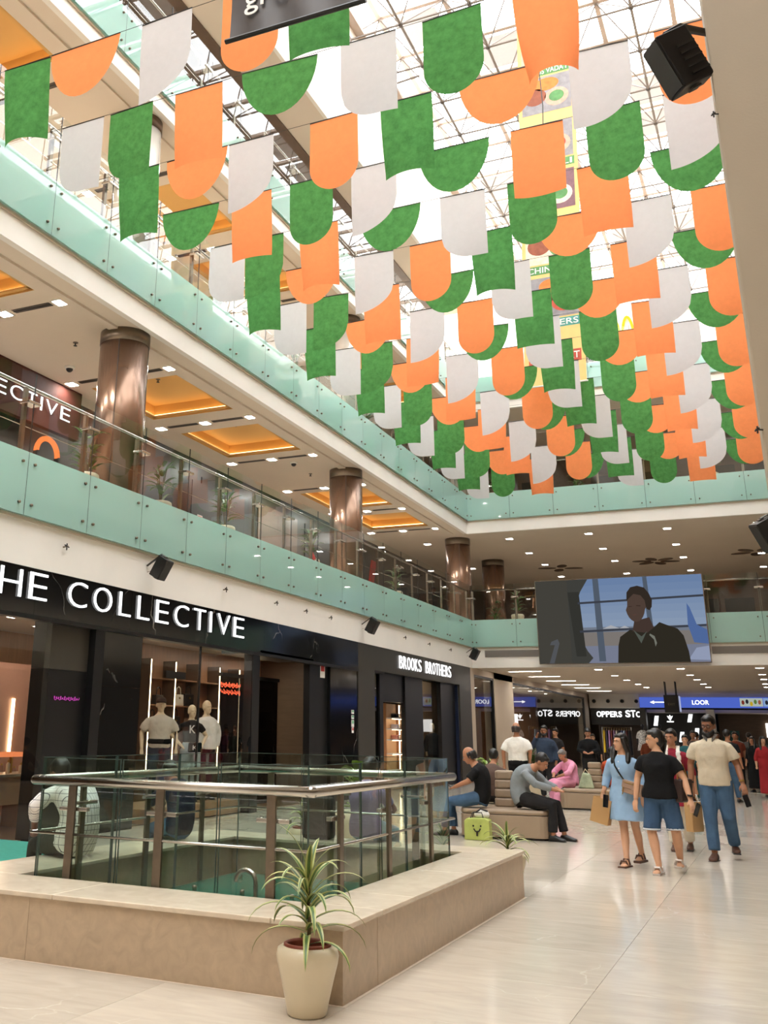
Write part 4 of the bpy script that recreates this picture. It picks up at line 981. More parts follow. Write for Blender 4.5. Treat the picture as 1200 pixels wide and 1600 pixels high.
spoly([(.675, .33), (.70, .3), (.71, .22), (.70, .18), (.695, .26), (.67, .315)], (120, 122, 112), 1, .009)
spoly([(.09, .0), (.13, .24), (.12, .29), (.08, .26), (.07, .22), (.1, .22), (.06, 0)], (86, 88, 92), 1, .006)

# vents in the far fascia
for k, (xa, xb, nm) in enumerate(((-8.9, -7.05, 'left of the screen'), (-1.75, 1.2, 'right of the screen'))):
    t = thing('vent_grille', 'long grey vent grille in far fascia %s' % nm, 'grille', ((xa+xb)/2, YF+.08, 4.0)); MB().box(xa, xb, YF+.06, YF+.085, 4.0, 4.22).build('frame', M_grilleg, t)
    for q in range(5): Bx(xa+.02, xb-.02, YF+.045, YF+.06, 4.02+.04*q, 4.038+.04*q).build('slat', M_grilleg, t)

# ================================================================== loudspeakers and spot brackets
def loudspeaker(loc, rot, s, label, arm):
    t = thing('loudspeaker', label, 'loudspeaker', loc, 0, 'black wall loudspeakers')
    Mx = rot
    b = MB(); pr = [(-.5, -.5), (.5, -.36), (.5, .36), (-.5, .5)]
    b.add([Mx @ Vector((x*.62*s, y*.62*s, z*s*.5)) for z in (-1, 1) for x, y in pr], [(3, 2, 1, 0), (4, 5, 6, 7), (0, 1, 5, 4), (1, 2, 6, 5), (2, 3, 7, 6), (3, 0, 4, 7)])
    b.build('cabinet', M_black2, t, bevel=.012*s/.5, local=True)
    b = MB(); b.obox(Mx @ Vector((-.325*s, 0, 0)), .02*s, .56*s, .92*s, Mx); b.build('grille', M_dark, t, local=True)
    for q in range(5): MB().obox(Mx @ Vector((.10*s, -.285*s, (-.34+.13*q)*s)), .36*s, .02*s, .035*s, Mx @ Matrix.Rotation(R3(8), 3, 'Z')).build('rib', M_dark, t, local=True)
    for z in (-1, 1): MB().obox(Mx @ Vector((0, 0, z*.53*s)), .16*s, .2*s, .03*s, Mx).build('bracket_plate', M_charc, t, local=True)
    MB().tube([Mx @ Vector((0, 0, .545*s)), Mx @ Vector((.3*s, 0, .56*s)), Vector(arm)], [(.03*s, .10*s), (.03*s, .10*s), (.03*s, .08*s)], 8).build('bracket_arm', M_charc, t, local=True)
    MB().tube([Mx @ Vector((.31*s, .1*s, -.3*s)), Mx @ Vector((.5*s, .1*s, -.5*s)), Vector(arm)*.9+Vector((0, 0, -.25*s))], .008*s, 6).build('cable', M_brown, t, local=True)
def rotm(a, b_, c): return Matrix.Rotation(R3(a), 3, 'Z') @ Matrix.Rotation(R3(b_), 3, 'Y') @ Matrix.Rotation(R3(c), 3, 'X')
loudspeaker((-.095, 5.98, 5.70), rotm(20, -28, 12), .38, 'large black loudspeaker on the right pillar', (.22, .1, .22))
loudspeaker((PX+.02, PY+6.3, 3.70), rotm(20, -28, 10), .36, 'black loudspeaker cut off by the right picture edge', (.3, .14, .1))
for k, y in enumerate((13.96, 23.82, 33.4)):
    loudspeaker((XL+.2, y, 4.06), rotm(180, -30, 0), .36, 'small black loudspeaker on the white fascia, %s from the camera' % ORD[k], (-.28, 0, .05))
for k, y in enumerate((11.7, 16.6, 18.8, 20.3, 21.7, 27.0, 29.2, 31.4)):
    t = thing('fascia_hook', 'tiny dark bracket on the white fascia, %s from the camera' % ORD[k], 'bracket', (XF, y, 4.05), 0, 'tiny brackets on the white fascia')
    MB().tube([(XF, y, 4.05), (XF+.09, y, 4.06)], .012, 6).build('pin', M_steeld, t); MB().tube([(XF+.07, y-.05, 4.07), (XF+.07, y+.05, 4.05)], .01, 6).build('cross_pin', M_dark, t); MB().tube([(XF+.07, y, 4.0), (XF+.07, y, 4.1)], .01, 6).build('cross_pin', M_dark, t)
for k, (x, z) in enumerate(((PX-.03, 5.26), (PX-.03, 3.17))):
    t = thing('pillar_hook', 'small dark clamp on the right pillar edge, %s' % ('upper' if k == 0 else 'lower'), 'bracket', (PX, PY, z))
    MB().tube([(PX+.01, PY-.004, z), (PX-.03, PY-.012, z+.005)], .005, 6).build('pin', M_dark, t); MB().tube([(PX-.02, PY-.012, z-.02), (PX-.018, PY-.012, z+.022)], .005, 6).build('jaw', M_dark, t); MB().tube([(PX-.034, PY-.012, z-.006), (PX-.008, PY-.012, z+.012)], .005, 6).build('jaw', M_dark, t)
for k, (x, y) in enumerate(((-11.0, 13.6), (-11.2, 16.7), (-11.2, 20.2), (-11.0, 24.2), (-11.2, 27.2))):
    z = 8.30 if k in (0, 3) else 8.63
    t = thing('sprinkler', 'tiny dark sprinkler head in gallery one soffit, %s from the camera' % ORD[k], 'sprinkler', (x, y, z), 0, 'sprinkler heads of gallery one')
    MB().lathe([(.05, -.012), (.05, 0)], (x, y, z), 12).build('rose', M_steeld, t); MB().lathe([(.012, -.06), (.012, -.012)], (x, y, z), 8).build('stem', M_dark, t); MB().lathe([(.035, -.07), (.035, -.062)], (x, y, z), 10).build('deflector', M_dark, t)
for k, (x, y) in enumerate(((-11.9, 14.6), (-10.9, 22.9))):
    t = thing('dome_camera', 'small dome camera under gallery one soffit, %s from the camera' % ORD[k], 'camera', (x, y, 8.3), 0, 'dome cameras of gallery one')
    MB().lathe([(.09, -.05), (.10, -.03), (.10, 0)], (x, y, 8.3), 16).build('mount', M_white, t, True); MB().ball((x, y, 8.25), .07, nu=14, nv=8).build('dome', M_dark, t, True)
# flood lamp hanging from the roof truss
t = thing('flood_lamp', 'small grey flood lamp hanging beside the orange flag', 'lamp', (-3.5, 21.0, 15.2))
MB().obox((-3.5, 21.0, 15.0), .3, .2, .32, rotm(10, 15, 0)).build('lamp_head', M_charc, t, bevel=.02); MB().tube([(-3.5, 21.0, 15.1), (-3.45, 21.0, 16.0), (-3.6, 21, 22.0)], .012, 6).build('lamp_cable', M_dark, t); MB().box(-3.6, -3.4, 20.88, 20.9, 14.9, 15.1).build('lens', M_steel, t)
# arched sign panel and counters of the far top gallery
t = thing('arch_sign', 'white panel with a yellow arch beyond the flags', 'sign', (-3.8, 38, 16))
MB().box(-4.7, -3.2, 38.1, 38.2, 15.6, 18.1).build('panel', M_white, t)
for cx in (-3.66, -4.18):
    b = MB(); pts = []
    for k in range(13):
        a = math.pi*k/12; pts.append((cx-.21*math.cos(a), 38.05, 16.3+.95*math.sin(a)))
    b.tube(pts, [(.05, .075)]*13, 8); b.build('arch', emis('yellow_arch', srgb(250, 200, 50), 1.0) if 'yellow_arch' not in MATS else MATS['yellow_arch'], t)
w = struct('wall_food_court', 'white kiosk fronts of the far top gallery')
for k in range(6):
    x = -9+1.75*k
    MB().box(x, x+1.6, 39.0, 41.0, 13.86, 15.2).build('kiosk', (M_white, M_charc, M_paperw)[k % 3], w); MB().box(x, x+1.6, 39.0, 39.2, 16.0, 16.8).build('kiosk_head', (M_paperw, M_white, M_charc)[k % 3], w)
    MB().box(x+.2, x+1.4, 38.96, 38.99, 15.25, 15.9).build('menu_board', (M_dark, M_steeld, MATS['teal_poster'])[k % 3], w)
# ================================================================== stone bench round the well
bn = thing('stone_bench', 'low stone bench walling in the floor well', 'bench', (-4.2, 8.2, 0))
HB = 0.42
def slabs(pts, fn, name, m_, bv=0):
    for a_, c_ in zip(pts[:-1], pts[1:]): fn(a_+.0015, c_-.0015).build(name, m_, bn, bevel=bv)
slabs((BX0, -4.80, BX1-.02), lambda a_, c_: Bx(a_, c_, BY0+.02, WY0-.06, 0, HB-.035), 'face_slab', M_bench)
slabs((BX0, -4.2, BX1-.02), lambda a_, c_: Bx(a_, c_, BY1-.42, BY1-.02, 0, HB-.035), 'face_slab', M_bench)
slabs((WY0-.06, 9.05, BY1-.42), lambda a_, c_: Bx(WX1+.06, BX1-.02, a_, c_, 0, HB-.035), 'face_slab', M_bench)
slabs((WY0-.06, 8.4, BY1-.42), lambda a_, c_: Bx(BX0+.02, WX0-.06, a_, c_, 0, HB-.035), 'face_slab', M_bench)
slabs((BX0, -4.6, WX1, BX1), lambda a_, c_: Bx(a_, c_, BY0, WY0, HB-.032, HB), 'top_slab', M_benchtop, .006)
slabs((BX0, -4.4, BX1), lambda a_, c_: Bx(a_, c_, WY1, BY1, HB-.032, HB), 'top_slab', M_benchtop, .006)
slabs((WY0, 7.2, 8.6, 9.6, WY1), lambda a_, c_: Bx(WX1, BX1, a_, c_, HB-.032, HB), 'top_slab', M_benchtop, .006)
slabs((WY0, 7.9, 9.2, WY1), lambda a_, c_: Bx(BX0, WX0, a_, c_, HB-.032, HB), 'top_slab', M_benchtop, .006)

# ================================================================== steel and glass railing of the well
rl = thing('well_railing', 'steel and glass railing standing inside the stone bench', 'railing', (-4.2, 8.3, HB))
ZR = 1.10; o_ = .05
rx0, rx1, ry0, ry1 = WX0+o_, WX1-o_, WY0+o_, WY1-o_
for seg in (((rx0, ry0), (rx1+.03, ry0)), ((rx1, ry0-.03), (rx1, ry1)), ((rx1, ry1), (rx0, ry1)), ((rx0, ry1), (rx0, ry0))):
    (xa, ya), (xb, yb) = seg
    MB().tube([(xa, ya, ZR), (xb, yb, ZR)], .036, 16).build('handrail', M_steel, rl, True)
    MB().tube([(xa, ya, .72), (xb, yb, .72)], .010, 8).build('mid_rail', M_steel, rl, True)
for (x, y) in ((rx0, ry0), (rx1, ry1), (rx0, ry1)): MB().ball((x, y, ZR), .034, nu=12, nv=8).build('rail_end', M_steel, rl, True)
posts = [(-5.02, ry0, 'x'), (-4.22, ry0, 'x'), (-3.30, ry0, 'x'), (rx1, 7.18, 'y'), (rx1, 8.2, 'y'), (rx1, 9.3, 'y'), (-5.0, ry1, 'x'), (-4.2, ry1, 'x'), (-3.4, ry1, 'x'), (rx0, 7.3, 'y'), (rx0, 8.3, 'y'), (rx0, 9.3, 'y')]
for (x, y, d) in posts:
    a, c = (.035, .012) if d == 'x' else (.012, .035)
    p_ = MB().box(x-a, x+a, y-c, y+c, -.25, ZR-.02).build('post', M_steeld, rl, bevel=.003)
    sx = 0.05 if y in (ry0, ry1) and d == 'x' else 0
    if d == 'x':
        s_ = 1 if y == ry0 else -1
        MB().box(x-.13, x+.13, y+s_*.015, y+s_*.06, .885, .915).build('glass_clamp', M_steel, p_, bevel=.006); MB().box(x-.02, x+.02, y+s_*.0, y+s_*.03, .88, .92).build('clamp_arm', M_steel, p_)
    else:
        s_ = -1 if x == rx1 else 1
        MB().box(x+s_*.015, x+s_*.06, y-.13, y+.13, .885, .915).build('glass_clamp', M_steel, p_, bevel=.006); MB().box(x, x+s_*.03, y-.02, y+.02, .88, .92).build('clamp_arm', M_steel, p_)
def gpan(x0, x1, y0, y1, name='glass_pane'):
    g = Bx(x0, x1, y0, y1, -.12, 1.27).build(name, M_greengl, rl)
    ed = MB()
    if x1-x0 > y1-y0: ed.box(x0, x0+.0025, y0-.001, y1+.001, -.12, 1.27); ed.box(x1-.0025, x1, y0-.001, y1+.001, -.12, 1.27); ed.box(x0, x1, y0-.001, y1+.001, 1.266, 1.271)
    else: ed.box(x0-.001, x1+.001, y0, y0+.0025, -.12, 1.27); ed.box(x0-.001, x1+.001, y1-.0025, y1, -.12, 1.27); ed.box(x0-.001, x1+.001, y0, y1, 1.266, 1.271)
    ed.build('glass_edge', mat('green_glass_edge', srgb(70, 86, 80), .15), g)
gy0, gy1, gx0, gx1 = ry0+.04, ry1-.04, rx0+.04, rx1-.04
for (a, c) in ((gx0, -4.62), (-4.60, -3.76), (-3.74, gx1)): gpan(a, c, gy0, gy0+.012); gpan(a, c, gy1-.012, gy1)
for (a, c) in ((gy0+.02, 7.68), (7.70, 8.74), (8.76, gy1-.02)): gpan(gx1-.012, gx1, a, c); gpan(gx0, gx0+.012, a, c)
# teal glass canopy just below the rim of the well, with its steel bow
t = thing('glass_canopy', 'teal frosted glass canopy low inside the well', 'canopy', (-4.3, 9.2, .08))
cp = MB().box(WX0+.12, -3.2, 8.55, WY1-.14, .07, .09).build('canopy_pane', M_canopy, t)
for (x, y) in ((-5.1, 8.7), (-4.6, 8.7), (-4.1, 8.7), (-3.6, 8.7), (-5.1, 9.6), (-4.1, 9.6)): inst('stud', stud_me, cp, Vector((x, y, .09))-wloc(t))
for x in (-5.2, -3.4): MB().tube([(x, 8.6, .07), (x, 8.6, -.9)], .03, 8).build('canopy_leg', M_steeld, t)
MB().tube([(-4.36, 8.5, -.5)] + [(-4.36-.10+.10*math.cos(a), 8.5, .22+.10*math.sin(a)) for a in [math.pi*k/8 for k in range(9)]], .022, 10).build('steel_bow', M_steel, t, True)

# ================================================================== potted plants
def leaf_pts(base, az, length, rise, droop, width, twist=0.0, n=9):
    """a strap leaf: returns rows of (left, mid, right)"""
    rows = []
    d = Vector((math.cos(az), math.sin(az), 0)); sd = Vector((-math.sin(az), math.cos(az), 0))
    p = Vector(base); el = rise
    for k in range(n+1):
        s = k/n
        wd = width*(math.sin(math.pi*min(1, .12+.88*s))**.7 if s < 1 else 0.0)*(1-.25*s)
        fwd = d*math.cos(el)+Vector((0, 0, 1))*math.sin(el)
        up = -d*math.sin(el)+Vector((0, 0, 1))*math.cos(el)
        rows.append((p+sd*wd+up*wd*.35, p, p-sd*wd+up*wd*.35))
        p = p+fwd*(length/n)
        el -= droop/n*(0.5+s*1.1)
    return rows
def leaf_mb(mb, rows, off=(0, 0, 0), inner=True):
    vs = []; o = Vector(off)
    for l, c, r in rows:
        vs += [l-o, c+(l-c)*.45-o, c-o, c+(r-c)*.45-o, r-o] if inner else [l-o, c-o, r-o]
    m_ = 5 if inner else 3
    fs = []
    for i in range(len(rows)-1):
        for j in range(m_-1): fs.append((i*m_+j, i*m_+j+1, (i+1)*m_+j+1, (i+1)*m_+j))
    mb.add(vs, fs)
def leaf_object(rows, parent, mats, name='leaf'):
    mb = MB(); leaf_mb(mb, rows, wloc(parent))
    me = bpy.data.meshes.new(name); me.from_pydata(mb.v, [], mb.f)
    for m_ in mats: me.materials.append(m_)
    for p in me.polygons: p.material_index = 0 if (p.index % 4) in (1, 2) else 1
    me.shade_smooth(); return inst(name, me, parent)
POT = [(.115, 0), (.128, .012), (.14, .08), (.17, .20), (.197, .30), (.205, .345), (.195, .385), (.168, .402), (.150, .398)]
def potted_dracaena(x, y, z, label, seed, nleaf, stem_h, llen, detail=True, s=1.0, grp=None):
    t = thing('potted_plant', label, 'plant', (x, y, z), 0, grp)
    c = (x, y, z)
    MB().lathe([(r*s, h*s) for r, h in POT] + [(.145*s, .37*s)], c, 36, cap=False).build('pot', M_pot, t, True)
    if detail:
        MB().lathe([(.150*s, .37*s), (.156*s, .412*s), (.142*s, .418*s), (.132*s, .40*s), (.128*s, .34*s)], c, 32, cap=False).build('pot_liner', M_terra, t, True)
    MB().lathe([(.001, .345*s), (.13*s, .345*s)], c, 20, cap=False).build('soil', M_soil, t)
    rg = random.Random(seed); b0 = Vector((x, y, z+.34*s))
    stem = [b0, b0+Vector((.012, 0, stem_h*.4)), b0+Vector((-.004, .01, stem_h*.75)), b0+Vector((.006, 0, stem_h))]
    MB().tube(stem, [.014*s, .012*s, .011*s, .008*s], 8).build('stem', M_stem, t, True)
    fol = MB()
    for k in range(nleaf):
        q = k/max(1, nleaf-1)
        hgt = lerp(.12, 1.0, q**.8)*stem_h
        base = b0+Vector((.004*math.sin(k), .004*math.cos(k), hgt))
        az = k*2.4+rg.uniform(-.3, .3)
        rise = lerp(.35, 1.25, q)+rg.uniform(-.15, .15)
        ln = llen*rg.uniform(.75, 1.1)*(1 if q < .8 else .85)
        rows = leaf_pts(base, az, ln, rise, rg.uniform(1.5, 2.5)*(1.0 if q < .85 else .6), .024*s*rg.uniform(.8, 1.25))
        if detail: leaf_object(rows, t, (M_leaf, M_leafp))
        else: leaf_mb(fol, rows, (0, 0, 0), False)
    if not detail: fol.build('foliage', M_leaf, t, True)
    return t
potted_dracaena(-2.585, 5.70, 0, 'striped dracaena in a cream pot at the bench corner', 3, 34, .40, .40, True, .87)
potted_dracaena(-2.70, 10.88, 0, 'striped dracaena in cream pot behind the far end of stone bench', 8, 24, .17, .34, True, .88)
potted_dracaena(-5.3, 11.6, 0, 'striped plant on the floor behind the well railing', 5, 26, .16, .36, grp=None)
def broadleaf(x, y, z, label, seed, potr=1.0, hgt=.9, nleaf=30, m_=None, grp='planters of the galleries', llen=.28, wid=.05):
    t = thing('potted_plant', label, 'plant', (x, y, z), 0, grp)
    MB().lathe([(r*potr, h*potr) for r, h in POT] + [(.13*potr, .36*potr), (.001, .35*potr)], (x, y, z), 28, cap=False).build('pot', M_pot, t, True)
    rg = random.Random(seed); st = MB(); fo = MB()
    for k in range(4):
        a = k*1.6+rg.uniform(-.3, .3)
        st.tube([(x, y, z+.34*potr), (x+.06*math.cos(a), y+.06*math.sin(a), z+.34*potr+hgt*.5), (x+.12*math.cos(a), y+.12*math.sin(a), z+.34*potr+hgt*.9)], .01, 6)
    st.build('stem', M_stem, t)
    for k in range(nleaf):
        hh = z+.36*potr+hgt*rg.uniform(.1, 1); a = rg.uniform(0, 6.28)
        leaf_mb(fo, leaf_pts((x+.07*math.cos(a), y+.07*math.sin(a), hh), a, llen*rg.uniform(.7, 1.2), rg.uniform(.2, 1.1), rg.uniform(.8, 1.6), wid*rg.uniform(.8, 1.2), n=5), (0, 0, 0), False)
    fo.build('foliage', m_ or M_leaf, t, True)
    return t
for k, y in enumerate((12.75, 15.0, 17.45, 21.75, 27.8)):
    broadleaf(-9.85, y, 5.05, 'planter by gallery one glass, %s from the camera' % ORD[k], 20+k, 1.05, .75, 26)
broadleaf(-7.9, 34.9, 5.05, 'planter at the far gallery left of the screen', 31, 1.1, .8, 26); broadleaf(-9.1, 36.6, 5.05, 'planter in the far corner of gallery one', 32, 1.1, .7, 22)
for k, (x, y) in enumerate(((-9.9, 16.9), (-9.9, 20.8), (-9.9, 25.6))): broadleaf(x, y, 9.46, 'planter on gallery two behind the flags, %s from the camera' % ORD[k], 40+k, 1.05, .9, 30)
broadleaf(-8.6, 35.1, 9.46, 'planter in the left corner of far gallery two', 50, 1.1, .8, 26); broadleaf(-1.2, 35.0, 9.46, 'planter at the right end of far gallery two', 51, 1.2, .8, 36, M_leafb); broadleaf(-5.6, 35.2, 9.46, 'planter midway along far gallery two', 52, 1.0, .7, 26)
broadleaf(-4.75, 11.9, 0, 'round cream planter with bright bush behind the purple shirt', 60, 1.5, .55, 60, M_leafb, None, .16, .05)
broadleaf(-4.86, 18.5, 0, 'bright bush planter behind the man in black', 61, 1.3, .62, 60, M_leafb, None, .18, .05)
broadleaf(-6.1, 27.5, 0, 'low dark green planter near the standing man at window', 62, 1.8, .4, 50, None, None, .2, .05)
# gallery one odds and ends
t = thing('fire_extinguisher', 'red fire extinguisher beside the middle bronze column', 'fire extinguisher', (-9.75, 21.6, 5.05))
MB().lathe([(.08, 0), (.085, .02), (.085, .42), (.05, .5), (.025, .52), (.025, .56)], (-9.75, 21.6, 5.05), 16).build('cylinder', M_red, t, True); MB().tube([(-9.75, 21.6, 5.61), (-9.66, 21.6, 5.66)], .015, 6).build('lever', M_dark, t); MB().tube([(-9.70, 21.6, 5.6), (-9.63, 21.62, 5.45), (-9.65, 21.62, 5.2)], .012, 6).build('hose', M_dark, t)
Bx(-9.665, -9.66, 21.55, 21.65, 5.25, 5.42).build('label_plate', M_paperw, t)
t = thing('notice_stand', 'leaning red board on gallery one near the middle column', 'notice', (-9.6, 25.2, 5.05)); MB().obox((-9.6, 25.2, 5.5), .03, .34, .9, rotm(0, 8, 0)).build('board', M_red, t); MB().tube([(-9.72, 25.2, 5.05), (-9.6, 25.2, 5.8)], .012, 6).build('prop', M_dark, t)
t = thing('arch_lamp', 'glowing orange arch light in the upper shop', 'lamp', (-11.6, 13.8, 5.05))
MB().tube([(-11.6, 13.8+.30*math.cos(a), 6.25+.30*math.sin(a)) for a in [math.pi*k/14 for k in range(15)]], .05, 10).build('arch_tube', emis('orange_arch', (1, .22, .06, 1), .9), t, True); Bx(-11.65, -11.55, 13.47, 13.53, 5.05, 6.26).build('foot', M_dark, t); Bx(-11.65, -11.55, 14.07, 14.13, 5.05, 6.26).build('foot', M_dark, t)
t = thing('wall_notice', 'small red notice on gallery one shop glass', 'notice', (-12.9, 21.5, 6.4)); Bx(-12.92, -12.9, 21.4, 21.65, 6.4, 6.75).build('sheet', M_paperw, t); Bx(-12.9, -12.895, 21.43, 21.62, 6.5, 6.72).build('print', M_red, t); Bx(-12.93, -12.91, 21.1, 21.9, 5.05, 7.6).build('panel', M_dark, t)

# ================================================================== leather seat islands
def seat_island(name_label, cx, cy, rz, L_=1.5, W_=1.1):
    t = thing('seat_island', name_label, 'seat', (cx, cy, 0), rz)
    def rr(sx, sy, z0, z1, r, cx_=0, cy_=0):
        pts = []
        for (qx, qy, a0) in ((1, 1, 0), (-1, 1, 90), (-1, -1, 180), (1, -1, 270)):
            for k in range(5):
                a = R3(a0+k*22.5); pts.append((cx_+qx*(sx-r)+r*math.cos(a), cy_+qy*(sy-r)+r*math.sin(a)))
        return MB().prism(pts, 'z', z0, z1)
    rr(L_/2, W_/2, .03, .34, .16).build('base', M_leath, t, local=True, bevel=.008)
    rr(L_/2, W_/2, .345, .42, .16).build('seat_cushion', M_leath, t, local=True, bevel=.03)
    rr(L_/2-.05, W_/2-.05, 0, .03, .14).build('plinth', M_dark, t, local=True)
    for k in range(4): rr(.155-.006*k, .17-.004*k, .42+.135*k, .42+.135*k+.13, .06, -.05, .0).build('back_cushion', M_leath, t, local=True, bevel=.025)
    return t
seat_island('taupe leather seat island between the black shirt and grey shirt sitters', -4.10, 16.75, R3(8), 1.35, 1.5)
seat_island('taupe leather seat island with the woman in pink', -3.85, 23.9, R3(5), 1.55, 1.4)
from mathutils import noise as mnoise
# ================================================================== people
def remesh(mb, voxel, mt, name, smooth=3):
    me = bpy.data.meshes.new('tmp'); me.from_pydata(mb.v, [], mb.f)
    bm = bmesh.new(); bm.from_mesh(me); bmesh.ops.recalc_face_normals(bm, faces=bm.faces); bm.to_mesh(me); bm.free()
    o = bpy.data.objects.new('tmp', me); TMP.collection.objects.link(o)
    md = o.modifiers.new('r', 'REMESH'); md.mode = 'VOXEL'; md.voxel_size = voxel; md.use_smooth_shade = True
    if smooth:
        sm = o.modifiers.new('s', 'SMOOTH'); sm.iterations = smooth; sm.factor = .5
    vl = TMP.view_layers[0]; vl.update()
    out = bpy.data.meshes.new_from_object(o.evaluated_get(vl.depsgraph))
    bpy.data.objects.remove(o); bpy.data.meshes.remove(me)
    out.name = name; out.materials.clear(); out.materials.append(mt); out.shade_smooth()
    return out
V = Vector
def cloth(name, col, rough=.85, var=.08, bump=.7, bs=11): return mat('cloth_'+name, srgb(*col), rough, 0, .2, var, 6, bump, bs)
def skinm(k): return mat('skin_%d' % k, srgb(*[(206, 158, 126), (176, 124, 94), (142, 96, 70), (120, 80, 60), (222, 184, 150)][k]), .5, 0, .35, .05, 9)
def hairm(k): return mat('hair_%d' % k, srgb(*[(24, 20, 18), (60, 52, 48), (110, 104, 100), (44, 30, 22)][k]), .4, 0, .5, .2, 60)

def checked(name, base, line):
    if name in MATS: return MATS[name]
    M = bpy.data.materials.new(name); M.use_nodes = True; nt = M.node_tree; b_ = nt.nodes['Principled BSDF']; b_.inputs['Roughness'].default_value = .85
    tc = nt.nodes.new('ShaderNodeTexCoord'); sx = nt.nodes.new('ShaderNodeSeparateXYZ'); nt.links.new(tc.outputs['Object'], sx.inputs[0])
    def mth(op, a_, c_):
        n_ = nt.nodes.new('ShaderNodeMath'); n_.operation = op
        for i_, q_ in enumerate((a_, c_)):
            if isinstance(q_, float): n_.inputs[i_].default_value = q_
            elif q_ is not None: nt.links.new(q_, n_.inputs[i_])
        return n_.outputs[0]
    hx = mth('LESS_THAN', mth('FRACT', mth('MULTIPLY', mth('ADD', sx.outputs[0], sx.outputs[1]), 22.0), None), .10)
    hz = mth('LESS_THAN', mth('FRACT', mth('MULTIPLY', sx.outputs[2], 17.0), None), .07)
    mx = nt.nodes.new('ShaderNodeMixRGB'); mx.inputs[1].default_value = base; mx.inputs[2].default_value = line
    nt.links.new(mth('MAXIMUM', hx, hz), mx.inputs[0]); nt.links.new(mx.outputs[0], b_.inputs['Base Color'])
    MATS[name] = M; return M

